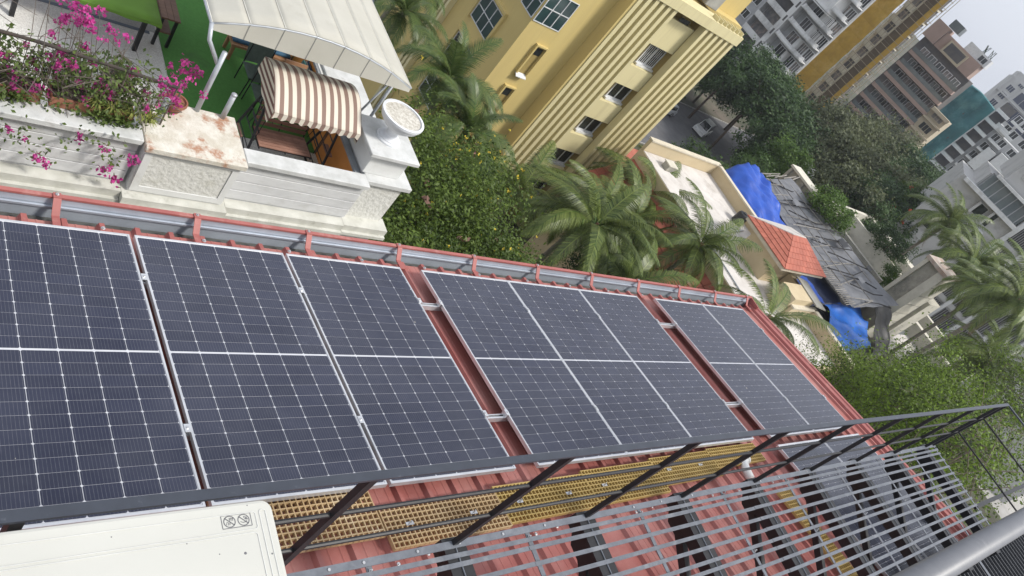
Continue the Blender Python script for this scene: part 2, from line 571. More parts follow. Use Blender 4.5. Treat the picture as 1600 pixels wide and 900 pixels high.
grating(3.032, 4.010, 2.34, 2.67, frpy_m, 'fourth grating from the left, under the middle solar panels')
grating(4.014, 5.004, 2.31, 2.60, frpy_m, 'fifth grating from the left, behind the fourth railing post')
grating(5.008, 5.975, 2.29, 2.52, frpy_m, 'farthest grating of the row, ending beside the second roof gap')
grating(5.70, 5.95, 2.90, 3.88, frpy_m, 'narrow yellow grating strip running under the catwalk, upper piece', False)
grating(5.70, 5.95, 3.885, 4.88, frpy_m, 'narrow yellow grating strip running under the catwalk, lower piece', False)
# white pvc elbow lying on the roof
pv = thing('pvc_elbow', 'white plastic pipe elbow lying on the red roof past the last grating', 'pipe', RP(5.5, 2.55, WB))
pvm = mat('white_pvc', (0.8, 0.8, 0.78), 0.35)
a = RP(5.52, 2.50, -.06)
MB().tube([RP(5.62, 2.47, -.075), RP(5.52, 2.50, -.065), RP(5.47, 2.58, -.07), RP(5.455, 2.68, -.085)], .045, 12).build('pipe', pvm, pv, True)
MB().tube([RP(5.63, 2.467, -.075), RP(5.58, 2.482, -.070)], .053, 12).build('collar', pvm, pv, True)
# white downpipe stub at the first post
ds = thing('vent_pipe', 'white plastic vent pipe rising from the red roof beside the outdoor unit', 'pipe', RP(0.18, 2.98, WB))
p0 = RP(0.14, 2.78, WB)
MB().tube([p0, p0 + Vector((0, 0, .16))], .04, 14).build('pipe', pvm, ds, True)
MB().lathe([(.05, 0), (.05, .03), (.02, .05)], tuple(p0 + Vector((0, 0, .13))), 14).build('collar', pvm, ds, True)
# ================================================================== steel catwalk with railing
PZ = 1.11
cw = thing('steel_catwalk', 'slatted grey steel catwalk with black railing above the red roof', 'catwalk', (4, -3.4, 0.4))
X0, X1 = -4.2, 8.84
def xbar(name, y, z, w, h, x0=X0, x1=X1, m=slat_m, par=cw):
    return bx(x0, x1, y - w / 2, y + w / 2, z - h, z).build(name, m, par)
xbar('edge_bar', -2.902, PZ, .040, .008)
xbar('edge_web', -2.884, PZ - .009, .006, .05, m=black_m)
ys = [-2.962] + [-3.010 - .0905 * k for k in range(5)] + [-3.432 - .0905 * k for k in range(7)]
for i, y in enumerate(ys):
    if i > 0:
        xs = [X0, -1.18, 1.42, 3.95, 6.45, X1]
        for a, b in zip(xs, xs[1:]):
            xbar('slat', y + random.uniform(-.002, .002), PZ + random.uniform(-.002, .001), .026, .005, a, b - .004)
    else:
        xbar('slat', y, PZ, .026, .005)
xbar('edge_bar', -4.05, PZ, .040, .008)
xb = [-0.17 + 1.083 * k for k in range(-3, 9)]
def ybar(name, x, y0, y1, z, w, h, m):
    return bx(x - w / 2, x + w / 2, min(y0, y1), max(y0, y1), z - h, z).build(name, m, cw)
for k, x in enumerate(xb):
    o = ybar('beam', x, -4.25, -2.86, PZ - .0095, .150, .012, black_m)        # channel: top flange, web, bottom flange
    ybar('beam_web', x - .068, -4.25, -2.86, PZ - .022, .010, .085, black_m)
    ybar('beam_web', x + .068, -4.25, -2.86, PZ - .022, .010, .085, black_m)
    MB().tube([(x, -2.9, PZ - .006), (x, -4.2, PZ - .006)], .0045, 6).build('weld_seam', slat_m, cw)
    mb = MB().bar((x - .01, -2.99, PZ - .10), (x - .01, -4.2, PZ - .66), .06, .06)
    mb.build('strut', black_m, cw)
    mb = MB().prism([(x - .035, -2.90, PZ - .108), (x - .035, -3.20, PZ - .108), (x - .035, -3.16, PZ - .19), (x - .035, -3.0, PZ - .19)], (.06, 0, 0))
    mb.build('gusset', black_m, cw)
for x in [-0.17 + 1.083 * (k + .5) for k in range(-3, 8)] + [8.80]:
    ybar('cross_bar', x, -4.03, -2.89, PZ - .0095, .034, .006, slat_m)
    MB().lathe([(.009, 0), (.009, .006), (.005, .006), (.005, .02)], (x, -2.945, PZ - .009), 8).build('bolt', steel_m, cw)
    MB().lathe([(.009, 0), (.009, .006), (.005, .006), (.005, .02)], (x + .02, -3.40, PZ - .009), 8).build('bolt', steel_m, cw)
for x in [-.17 + .3 * k for k in range(31)]:
    if random.random() < .45:
        xx = x + random.uniform(-.1, .1)
        MB().lathe([(.008, 0), (.008, .005)], (xx, -2.902, PZ + .0005), 8).build('bolt', steel_m, cw)
# railing
RZ, RY = 2.11, -2.893
bx(X0, 8.80, RY - .017, RY + .017, RZ - .013, RZ).build('top_rail', rail_m, cw)
bx(8.762, 8.80, -4.6, RY - .0205, RZ - .016, RZ).build('top_rail', rail_m, cw)
for z in (1.785, 1.455):
    MB().tube([(X0, RY, z), (8.78, RY, z)], .0105, 8).build('mid_rail', black_m, cw)
    MB().tube([(8.78, RY - .01, z), (8.78, -4.6, z)], .0105, 8).build('mid_rail', black_m, cw)
for x in xb + [8.78]:
    bx(x - .017, x + .017, RY - .015, RY + .015, PZ - .06, RZ - .0135).build('post', black_m, cw)
MB().bar((8.82, -3.72, PZ - .03), (11.5, -3.72, PZ - .03), .05, .05).build('outrigger', black_m, cw)

# ------------------------------------------------------------------ outdoor unit of an air conditioner
AX1, AY0, AZ = -0.585, -2.935, 2.125
ac = thing('outdoor_unit', 'off-white air conditioner outdoor unit at the catwalk railing, seen from above', 'air conditioner', (-1.1, -3.1, 1.11))
def rrect(x0, x1, y0, y1, r, n=6):
    pts = []
    for cx, cy, a0 in ((x1 - r, y1 - r, 0), (x0 + r, y1 - r, 90), (x0 + r, y0 + r, 180), (x1 - r, y0 + r, 270)):
        for i in range(n + 1):
            a = math.radians(a0 + 90 * i / n)
            pts.append((cx + r * math.cos(a), cy + r * math.sin(a)))
    return pts
AX0, AY1 = -1.62, -3.30
body = MB().prism([(x, y, 1.16) for x, y in rrect(AX0 + .01, AX1 - .01, AY1 + .01, AY0 - .01, .03)], (0, 0, AZ - .03 - 1.16)).build('body', acw_m, ac)
# lid: rounded rim with a stepped field
lid = MB()
rings = []
for inset, z, r in ((0, AZ - .028, .035), (0, AZ - .010, .035), (.004, AZ - .003, .033), (.012, AZ, .03)):
    rings.append([(x, y, z) for x, y in rrect(AX0 + inset, AX1 - inset, AY1 + inset, AY0 - inset, r)])
n = len(rings[0])
for rg in rings:
    lid.v += rg
for i in range(len(rings) - 1):
    for k in range(n):
        a, b = i * n + k, i * n + (k + 1) % n
        lid.f.append((a, b, b + n, a + n))
lid.f.append(tuple(range((len(rings) - 1) * n, len(rings) * n)))
lid.f.append(tuple(reversed(range(n))))
lid_o = lid.build('lid', acw_m, ac)
def ridge(x0, x1, y0, y1, r, w=.0022, h=.0022, name='pressed_ridge', m=None):
    outer, inner = rrect(x0, x1, y0, y1, r), rrect(x0 + w, x1 - w, y0 + w, y1 - w, max(.002, r - w))
    mb = MB()
    k = len(outer)
    mb.v += [(x, y, AZ - .001) for x, y in outer] + [(x, y, AZ + h) for x, y in outer] + [(x, y, AZ + h) for x, y in inner] + [(x, y, AZ - .001) for x, y in inner]
    for i in range(k):
        j = (i + 1) % k
        mb.f += [(i, j, j + k, i + k), (i + k, j + k, j + 2 * k, i + 2 * k), (i + 2 * k, j + 2 * k, j + 3 * k, i + 3 * k)]
    return mb.build(name, m or acw_m, lid_o)
ridge_m = mat('pale_ridge_enamel', (0.70, 0.70, 0.66), 0.4)  # pressed ridges a touch paler than the lid
ridge(-1.60, -.645, -3.028, -2.972, .010, m=ridge_m)
ridge(-1.60, -.650, -3.20, -3.036, .012, m=ridge_m)
ridge(-.634, -.612, -3.20, -2.968, .010, m=ridge_m)
# warning label: frame and two crossed-out circles (flat print)
def flat_ring(mb, cx, cy, r, w, n=28):
    k = len(mb.v)
    for rr in (r, r - w):
        for i in range(n):
            a = 2 * PI * i / n
            mb.v.append((cx + rr * math.cos(a), cy + rr * math.sin(a), AZ + .0007))
    for i in range(n):
        j = (i + 1) % n
        mb.f.append((k + i, k + j, k + n + j, k + n + i))
def flat_line(mb, x0, y0, x1, y1, w):
    d = Vector((x1 - x0, y1 - y0)).normalized()
    s = Vector((-d.y, d.x)) * w / 2
    mb.add([(x0 + s.x, y0 + s.y, AZ + .0007), (x1 + s.x, y1 + s.y, AZ + .0007), (x1 - s.x, y1 - s.y, AZ + .0007), (x0 - s.x, y0 - s.y, AZ + .0007)], [(3, 2, 1, 0)])
lab = MB()
LX0, LX1, LY0, LY1 = -.752, -.662, -3.014, -2.974
for a in ((LX0, LY0, LX1, LY0), (LX1, LY0, LX1, LY1), (LX1, LY1, LX0, LY1), (LX0, LY1, LX0, LY0)):
    flat_line(lab, *a, .0022)
cy = (LY0 + LY1) / 2
for cx in (LX0 + .0235, LX1 - .0235):
    flat_ring(lab, cx, cy, .0185, .0028)
    flat_line(lab, cx - .013, cy + .012, cx + .013, cy - .012, .003)
cx = LX0 + .0235
for i in range(3):
    flat_line(lab, cx + .001 + .0045 * i, cy + .002, cx + .001 + .0045 * i, cy + .012, .0017)
flat_line(lab, cx - .001, cy + .0085, cx + .012, cy + .0085, .0016)
for a in ((-.010, -.002, -.004, -.002), (-.004, -.002, -.004, -.011), (-.010, -.004, -.010, -.010), (.0, -.004, .0, -.010), (.0, -.004, .004, -.004)):
    flat_line(lab, cx + a[0], cy + a[1], cx + a[2], cy + a[3], .0018)
cx = LX1 - .0235
for dx, dy in ((.003, .009), (.009, .007), (.006, .003), (.011, .002)):
    flat_ring(lab, cx + dx, cy + dy, .0025, .0022, 10)
for a in ((-.010, -.004, -.003, -.008), (-.003, -.008, .004, -.007), (.004, -.007, .010, -.003)):
    flat_line(lab, cx + a[0], cy + a[1], cx + a[2], cy + a[3], .002)
lab.build('warning_label', print_m, lid_o)
for x, y, r in ((-.70, -3.095, .0045), (-.775, -3.085, .002), (-.665, -2.95, .002), (-.86, -3.04, .0018), (-.62, -3.11, .003), (-1.05, -2.99, .0018)):
    MB().lathe([(r, 0), (r * .6, .0012)], (x, y, AZ), 8).build('rust_speck', print_m, lid_o)
for x in (-1.5, -.75):
    bx(x - .04, x + .04, AY1 + .02, AY0 - .03, PZ + .001, 1.159).build('mounting_foot', black_m, ac)

# ------------------------------------------------------------------ grey handrail in front of the photographer, dark grille below it
pipe_m = mat('grey_pipe_paint', (0.20, 0.205, 0.22), 0.42, (0.165, 0.17, 0.185), 5, c3=(0.26, 0.26, 0.27), s3=9, k3=(.6, .75), bump=.03, bscale=90)
hr = thing('handrail', 'thick grey steel pipe handrail crossing the lower right corner', 'handrail', (2, -3.87, 2.6))
MB().tube([(-5.5, -3.868, 3.45), (12.0, -3.868, 3.45)], .033, 20).build('pipe', pipe_m, hr, True)
for x in (-5.2, 11.6):
    MB().tube([(x, -3.868, 3.43), (x, -3.868, 2.0)], .022, 12).build('post', pipe_m, hr, True)
grl_m = mat('dark_grille_steel', (0.030, 0.031, 0.034), 0.45, (0.02, 0.02, 0.022), 12)
grl2_m = mat('worn_grille_edge', (0.075, 0.078, 0.085), 0.5)
gl = thing('floor_grille', 'dark slatted metal grille below the thick grey handrail', 'grille', (8.5, -4.5, 1.0))
bx(5.6, 12.2, -6.2, -4.02, .955, .960).build('tray', grl_m, gl)
for k in range(58):
    x = 5.65 + .113 * k
    bx(x - .008, x + .008, -6.19, -4.03, .961, .985).build('slat', grl2_m if k % 1 == 0 else grl_m, gl)
bx(8.06, 8.12, -6.19, -4.03, .986, .992).build('cover_strip', slat_m, gl)
# ================================================================== white terrace building next door
stucco_m = mat('rough_white_stucco', (0.72, 0.72, 0.69), 0.9, (0.62, 0.62, 0.58), 14, bump=1.0, bscale=16, c3=(0.5, 0.49, 0.42), s3=2.2, k3=(.6, .8))
board_m = mat('white_painted_boards', (0.70, 0.71, 0.72), 0.75, (0.60, 0.61, 0.62), 2.0, c3=(0.48, 0.48, 0.46), s3=2.6, k3=(.52, .8), stretch=(1, 1, 2.5))
cap_m = mat('weathered_white_cap', (0.66, 0.67, 0.67), 0.85, (0.50, 0.51, 0.50), 3, c3=(0.33, 0.32, 0.29), s3=3.0, k3=(.58, .8), bump=.12, bscale=30)
peel_m = mat('peeling_cement_top', (0.72, 0.70, 0.64), 0.9, (0.56, 0.52, 0.44), 5, c3=(0.40, 0.22, 0.14), s3=2.2, k3=(.52, .62), bump=.5, bscale=24)
mould_m = mat('mossy_cornice_paint', (0.64, 0.64, 0.59), 0.85, (0.50, 0.50, 0.45), 3, c3=(0.28, 0.28, 0.23), s3=4, k3=(.6, .78))
pebble_m = mat('white_mosaic_chips', (0.74, 0.73, 0.70), 0.7, (0.50, 0.49, 0.46), 55, detail=2, bump=.15, bscale=60, c3=(.6, .57, .5), s3=1.2)
carpet_m = mat('green_artificial_turf', (0.075, 0.235, 0.045), 0.95, (0.060, 0.190, 0.036), 20, bump=.3, bscale=120, c3=(0.06, 0.16, 0.04), s3=1.5)
orange_m = mat('orange_wall_paint', (0.68, 0.27, 0.06), 0.8, (0.60, 0.23, 0.05), 2)
grey_m = mat('grey_wall_paint', (0.30, 0.32, 0.34), 0.8)
wood_m = mat('brown_wood', (0.20, 0.105, 0.065), 0.6, (0.13, 0.065, 0.04), 5, stretch=(1, 6, 6), rnd=.15)
rose_m = mat('reddish_bench_slats', (0.36, 0.20, 0.15), 0.6, (0.28, 0.145, 0.105), 7, rnd=.2)
ppipe_m = mat('galvanised_post', (0.50, 0.53, 0.57), 0.45, (0.42, 0.45, 0.48), 6, metal=.3)
TF, TC = -4.3, -3.3
tb = thing('white_terrace_building', 'white neighbouring building with roof terrace and moulded parapet', 'building', (2, 8, -24))
bx(-8, 6.25, 4.85, 16, -24, TF - .30).build('wall', white_m, tb)
bx(-8, 6.25, 5.05, 16, TF - .30, TF).build('terrace_floor', pebble_m, tb)
# parapet sections with recessed boards, pillars with stucco fields
def parapet(x0, x1, yf, yb, nb):
    bx(x0, x1, yf + .14, yb, TF, TC - .10).build('parapet_wall', board_m, tb)
    hb = (TC - .115 - (TF + .06)) / nb
    for k in range(nb):
        bevel(bx(x0 + .006, x1 - .006, yf + .10, yf + .139, TF + .06 + k * hb + .006, TF + .06 + (k + 1) * hb - .006).build('board', board_m, tb), .006)
    bevel(bx(x0, x1, yf, yb + .02, TC - .10, TC).build('coping', cap_m, tb), .012)
parapet(-8.0, 1.69, 4.74, 5.05, 4)
parapet(3.20, 5.46, 4.75, 5.05, 4)
def pillar(x0, x1, yf, yb, topm):
    bx(x0 + .04, x1 - .04, yf + .10, yb, TF, TC - .10).build('pillar', white_m, tb)
    bx(x0 + .16, x1 - .16, yf + .085, yf + .0995, TF + .16, TC - .20).build('stucco_panel', stucco_m, tb)
    for a in ((x0 + .05, x0 + .155, TF + .05, TC - .10), (x1 - .155, x1 - .05, TF + .05, TC - .10), (x0 + .1555, x1 - .1555, TF + .05, TF + .155), (x0 + .1555, x1 - .1555, TC - .195, TC - .105)):
        bx(a[0], a[1], yf + .07, yf + .099, a[2], a[3]).build('panel_border', white_m, tb)
    bevel(bx(x0, x1, yf, yb + .02, TC - .0995, TC + .004).build('pillar_coping', topm, tb), .012)
pillar(1.70, 3.19, 4.62, 5.72, peel_m)
bx(5.50, 6.30, 4.98, 6.2, TF, TC - .10).build('pillar', stucco_m, tb)
bevel(bx(5.44, 6.42, 4.90, 6.30, TC - .0995, TC + .004).build('pillar_coping', cap_m, tb), .012)
# stepped cornice at floor level
for x0, x1, y0 in ((-8, 1.66, 4.62), (3.23, 5.44, 4.63), (1.665, 3.225, 4.50), (5.445, 6.40, 4.66)):
    bx(x0, x1, y0 + .06, 5.05, TF - .13, TF).build('cornice', mould_m, tb)
    bx(x0 + .003, x1 - .003, y0, 5.0, TF - .20, TF - .132).build('cornice_step', mould_m, tb)
    bx(x0 + .006, x1 - .006, y0 + .10, 5.0, TF - .296, TF - .202).build('cornice_step', mould_m, tb)
# right parapet, orange inside
bx(5.36, 6.22, 6.20, 14, TF + .001, TC - .06).build('parapet_wall', white_m, tb)
bx(5.345, 5.358, 5.07, 14, TF + .001, TC - .12).build('orange_lining', orange_m, tb)
bx(5.30, 5.42, 5.07, 14, TC - .119, TC - .07).build('grey_ledge', grey_m, tb)
bevel(bx(5.425, 6.27, 6.32, 14, TC - .0595, TC).build('coping', cap_m, tb), .01)
for k in range(9):
    bx(5.33, 5.344, 6.5 + .62 * k, 6.54 + .62 * k, TF + .002, TC - .13).build('lining_batten', wood_m, tb)
# pedestal on the corner
ped = bevel(bx(5.38, 6.16, 5.10, 5.92, TC + .0045, TC + .48).build('pedestal', white_m, tb), .01)
bevel(bx(5.24, 6.27, 4.97, 6.02, TC + .481, TC + .56).build('pedestal_slab', cap_m, ped), .01)

kind(bx(2.76, 5.34, 6.52, 14, TF + .0005, TF + .012).build('green_turf_carpet', carpet_m), 'structure')
bx(-3, 2.6, 8.78, 8.86, TF + .0005, TF + .006).build('floor_inlay', mat('blue_grey_inlay', (.10, .13, .17), .6), tb)
kind(bx(-3, 2.72, 8.862, 14, TF + .0005, TF + .006).build('grey_terrace_paving', mat('grey_mosaic', (.42, .42, .40), .8, (.3, .3, .28), 40, detail=2)), 'structure')

# urn on the pedestal
ur = thing('stone_urn', 'white pedestal urn with dried soil on the terrace corner', 'urn', (5.74, 5.50, TC + .562))
urn_m = mat('white_urn_paint', (.74, .76, .79), .6, (.66, .68, .71), 4, c3=(.5, .5, .48), s3=5, k3=(.62, .8))
MB().lathe([(.235, 0), (.235, .03), (.20, .045), (.20, .065), (.14, .09), (.115, .13), (.115, .20), (.15, .25), (.27, .33), (.37, .43), (.40, .51), (.415, .52), (.415, .565), (.37, .57), (.365, .54), (.10, .53)], (5.74, 5.50, TC + .562), 36).build('bowl', urn_m, ur, False)
soil_m = mat('pale_dry_soil', (.70, .68, .62), .95, (.42, .39, .33), 18, bump=.8, bscale=60)
MB().lathe([(.365, .46), (.362, .544), (.2, .55), (.02, .552)], (5.74, 5.50, TC + .562), 28).build('soil', soil_m, ur)

# arched fabric canopy on posts
fab_m = mat('cream_awning_fabric', (0.58, 0.565, 0.50), 0.75, (0.53, 0.515, 0.45), 1.5, trans=.18, c3=(.47, .45, .38), s3=1.2, k3=(.6, .8))
cn = thing('arched_canopy', 'large arched cream fabric canopy over the green terrace', 'canopy', (4, 8, TF))
XA, XB, YA, YB = 2.28, 5.78, 5.84, 10.2
def arch(x):
    s = (x - XA) / (XB - XA)
    return -1.80 + .35 * (1 - (2 * s - 1) ** 2)
nb_ = 7
for k in range(nb_):
    a, b = XA + (XB - XA) * k / nb_, XA + (XB - XA) * (k + 1) / nb_
    def fn(s, t, a=a, b=b):
        x = a + (b - a) * s
        return (x, YA + (YB - YA) * t, arch(x) - .012 * math.sin(PI * s) * math.sin(t * 9) + .004)
    MB().sheet(fn, 5, 14, .006).build('fabric_bay', fab_m, cn, True)
    def fs(s, t, a=a, b=b):
        x = a + (b - a) * s
        zt, zb = arch(x) - .01, -1.91 + .02 * (x - XA) / (XB - XA)
        return (x, YA - .004 - .02 * t, zt + (zb - zt) * t)
    MB().sheet(fs, 4, 3).build('front_valance', fab_m, cn, True)
    if k:
        MB().bar((a, YA - .008, arch(a) - .012), (a, YA - .028, -1.90), .012, .006, (0, 1, 0)).build('valance_seam', mat('seam_grey', (.30, .30, .28), .8), cn)
rib_m = mat('white_rib_tape', (.62, .61, .55), .6)
for k in range(nb_ + 1):
    x = XA + (XB - XA) * k / nb_
    MB().bar((x, YA, arch(x) + .008), (x, YB, arch(x) + .006), .014, .006).build('rib', rib_m, cn)
for yy in (YA + .01, 7.5, 9.2):
    MB().tube([(XA + (XB - XA) * i / 14, yy, arch(XA + (XB - XA) * i / 14) - .025) for i in range(15)], .02, 8).build('bow', ppipe_m, cn, True)
for x in (XA, XB):
    MB().tube([(x, YA, -1.82), (x, YB, -1.82)], .028, 8).build('eave_tube', ppipe_m, cn, True)
MB().tube([(2.57, 5.68, TC), (2.56, 5.68, -2.12)], .038, 12).build('post', ppipe_m, cn, True)
MB().tube([(2.54, 5.70, -2.36), (2.30, 5.72, -2.02), (2.28, 5.84, -1.82)], .032, 10).build('post_arm', ppipe_m, cn, True)
MB().tube([(5.72, 6.25, TC), (5.74, 6.25, -1.84)], .032, 10).build('post', ppipe_m, cn, True)
MB().tube([(5.40, 6.30, TC - .07), (5.65, 6.2, -1.9)], .022, 8).build('post_arm', ppipe_m, cn, True)
MB().tube([(5.72, 9.6, TC), (5.74, 9.6, -1.84)], .032, 10).build('post', ppipe_m, cn, True)
MB().tube([(2.30, 9.6, TF), (2.30, 9.6, -1.84)], .032, 10).build('post', ppipe_m, cn, True)
for x, y, h, l in ((2.97, 5.66, .50, 'short grey pipe stub on the pillar, right of the tall canopy post'), (1.93, 5.24, .42, 'short grey pipe stub on the pillar beside the bougainvillea')):
    s = thing('pipe_stub', l, 'pipe', (x, y, TC))
    MB().tube([(x, y, TC), (x, y, TC + h)], .042, 12).build('pipe', ppipe_m, s, True)
    MB().lathe([(.046, 0), (.046, .03), (.02, .045)], (x, y, TC + h - .02), 12).build('pipe_cap', ppipe_m, s, True)

# garden swing with striped hood
def stripe_mat(name, a, b, freq, axis):
    m = bpy.data.materials.new(name)
    m.use_nodes = True
    N, L = m.node_tree.nodes, m.node_tree.links
    bs = N['Principled BSDF']
    bs.inputs['Roughness'].default_value = .8
    geo = N.new('ShaderNodeNewGeometry'); sx = N.new('ShaderNodeSeparateXYZ')
    L.new(geo.outputs['Position'], sx.inputs[0])
    mu = N.new('ShaderNodeMath'); mu.operation = 'MULTIPLY'; mu.inputs[1].default_value = freq
    fr = N.new('ShaderNodeMath'); fr.operation = 'FRACT'
    lt = N.new('ShaderNodeMath'); lt.operation = 'LESS_THAN'; lt.inputs[1].default_value = .5
    L.new(sx.outputs[axis], mu.inputs[0]); L.new(mu.outputs[0], fr.inputs[0]); L.new(fr.outputs[0], lt.inputs[0])
    mx = N.new('ShaderNodeMixRGB'); mx.inputs[1].default_value = (*a, 1); mx.inputs[2].default_value = (*b, 1)
    L.new(lt.outputs[0], mx.inputs[0]); L.new(mx.outputs[0], bs.inputs['Base Color'])
    return m
str_m = stripe_mat('striped_hood_cloth', (.66, .61, .52), (.24, .16, .13), 6.6, 'X')
str2_m = stripe_mat('striped_hood_side_cloth', (.62, .57, .46), (.15, .08, .065), 9.5, 'Z')
sw = thing('garden_swing', 'garden swing seat with brown and cream striped hood on the terrace', 'swing', (4.35, 6.0, TF))
SX0, SX1, SY0, SY1 = 3.54, 5.16, 5.42, 6.50
def hood(s, t):
    y = SY1 + (SY0 - SY1) * t
    z = -2.69 + .28 * math.sin(PI * (0.16 + .84 * t) ** .85) - .06 * t
    return (SX0 + (SX1 - SX0) * s, y, z + .012 * math.sin(s * 22) * math.sin(t * 3.1))
MB().sheet(hood, 24, 14, .006).build('hood', str_m, sw, True)
def val(s, t):
    x, y, z = hood(s, 1.0)
    return (x, y - .01, z - t * (.11 + .022 * math.cos(s * 2 * PI * 9)))
MB().sheet(val, 54, 2).build('hood_valance', str_m, sw, True)
for sx in (SX0, SX1):
    def side(s, t, sx=sx):
        x, y, z = hood(0 if sx == SX0 else 1, s)
        zb = -2.76 - .22 * s - .03 * math.cos(s * 14)
        return (sx + (.015 if sx == SX1 else -.015) * t, y, z + (zb - z) * t)
    MB().sheet(side, 12, 4).build('hood_side', str2_m, sw, True)
for sx in (SX0 + .10, SX1 - .10):
    s_ = -1 if sx < 4.3 else 1
    MB().tube([(sx, 5.62, TF), (sx, 5.98, -2.62)], .024, 8).build('leg', black_m, sw)
    MB().tube([(sx, 6.55, TF), (sx, 6.05, -2.62)], .024, 8).build('leg', black_m, sw)
    MB().tube([(sx, 5.55, TF + .03), (sx, 6.62, TF + .03)], .022, 8).build('base_tube', black_m, sw)
    for k in range(5):
        f = .12 + k * .14
        MB().tube([(sx, 5.62 + .36 * f, TF + 1.68 * f), (sx, 6.55 - .5 * f, TF + 1.68 * f)], .010, 6).build('leg_rung', black_m, sw)
    bx(sx - .02 + .09 * s_, sx + .16 * s_ + .02, 5.86, 6.18, TF + .54, TF + .565).build('side_shelf', rose_m, sw)
    MB().tube([(sx + .1 * s_, 5.9, TF + .53), (sx, 5.76, TF + .3)], .010, 6).build('shelf_bracket', black_m, sw)
MB().tube([(SX0 + .10, 6.02, -2.61), (SX1 - .10, 6.02, -2.61)], .024, 8).build('top_tube', black_m, sw)
seat = thing  # (name kept short below)
st = bx(3.86, 4.88, 5.86, 6.38, TF + .405, TF + .42).build('seat_frame', black_m, sw)
for k in range(7):
    bx(3.88, 4.86, 5.87 + .072 * k, 5.93 + .072 * k, TF + .421, TF + .44).build('seat_slat', rose_m, st)
for k in range(5):
    bx(3.88, 4.86, 6.40 + .03 * k, 6.42 + .03 * k, TF + .47 + .085 * k, TF + .54 + .085 * k).build('back_slat', rose_m, st)
for x in (3.88, 4.37, 4.86):
    MB().tube([(x, 5.84, TF + .40), (x, 6.39, TF + .41), (x, 6.54, TF + .92)], .013, 6).build('seat_rib', black_m, st)
for x in (3.80, 4.94):
    MB().tube([(x, 5.95, TF + .64), (x, 6.45, TF + .66)], .016, 6).build('armrest', black_m, st)
    for y in (5.98, 6.42):
        MB().tube([(x, y, TF + .42), (x + (4.37 - x) * .04, 6.02 + (y - 6.2) * .3, -2.62)], .007, 6).build('hanger', black_m, st)

# folding camp chairs of grey-green canvas
canv_m = mat('grey_green_canvas', (.105, .145, .125), .85, (.08, .11, .095), 12)
def camp_chair(x, y, label):
    c = thing('camp_chair', label, 'chair', (x, y, TF), group='canvas chairs on the green turf')
    MB().sheet(lambda s, t: (x + .5 * s, y + .5 * t, TF + .44 - .05 * math.sin(PI * s) * math.sin(PI * t)), 6, 6, .008).build('seat', canv_m, c, True)
    MB().sheet(lambda s, t: (x + .5 * s, y + .50 + .12 * t + .03 * math.sin(PI * s), TF + .46 + .42 * t), 6, 4).build('backrest', canv_m, c, True)
    for dx in (0, .5):
        for dy in (0, .5):
            MB().tube([(x + dx, y + dy, TF), (x + dx + (.03 if dx == 0 else -.03), y + dy, TF + .45 + (.43 if dy else 0))], .012, 6).build('leg', black_m, c)
    MB().tube([(x, y, TF + .43), (x + .5, y, TF + .43)], .012, 6).build('cross_tube', black_m, c)
camp_chair(4.06, 7.68, 'grey green canvas chair on the turf, farther from the striped swing')
camp_chair(4.08, 7.08, 'grey green canvas chair on the turf, half behind the swing hood')
# low wooden bench with a blue cushion
bn = thing('wooden_bench', 'low wooden bench with blue cushion under the canopy edge', 'bench', (4.55, 8.9, TF))
tan_m = mat('light_tan_wood', (.40, .22, .12), .55, (.32, .17, .09), 6)
bx(3.96, 5.20, 8.66, 9.12, TF + .36, TF + .41).build('seat', tan_m, bn)
bevel(bx(3.98, 5.18, 8.74, 9.10, TF + .411, TF + .48).build('cushion', mat('blue_cushion', (.05, .13, .22), .9), bn), .02)
for x in (4.0, 5.1):
    for y in (8.70, 9.06):
        bx(x, x + .06, y, y + .05, TF, TF + .359).build('leg', tan_m, bn)
# deck chair with a pink towel
dk = thing('deck_chair', 'wooden armchair with pink cushion by the orange wall', 'chair', (4.95, 7.6, TF))
bx(4.72, 5.18, 7.45, 7.9, TF + .36, TF + .40).build('seat', tan_m, dk)
bevel(bx(4.76, 5.14, 7.50, 7.78, TF + .401, TF + .50).build('cushion', mat('pink_cushion', (.45, .10, .13), .9), dk), .03)
MB().bar((4.95, 7.93, TF + .35), (4.95, 8.05, TF + .85), .46, .04, (0, 1, .2)).build('backrest', tan_m, dk)
for x in (4.70, 5.16):
    bx(x, x + .05, 7.42, 7.95, TF + .58, TF + .62).build('armrest', tan_m, dk)
    for y in (7.44, 7.88):
        bx(x + .005, x + .045, y, y + .04, TF, TF + .579).build('leg', tan_m, dk)
# blue white boards leaning at the orange wall
lb = thing('leaning_boards', 'stack of blue and grey boards leaning on the orange wall', 'boards', (5.27, 8.1, TF))
for k, m in enumerate((mat('board_blue', (.06, .13, .25), .5), mat('board_grey', (.4, .42, .42), .5), mat('board_teal', (.07, .2, .2), .5))):
    MB().bar((5.20 - .05 * k, 8.05, TF), (5.30 - .05 * k, 8.05, TF + .78), .55, .02, (1, 0, 0)).build('board', m, lb)
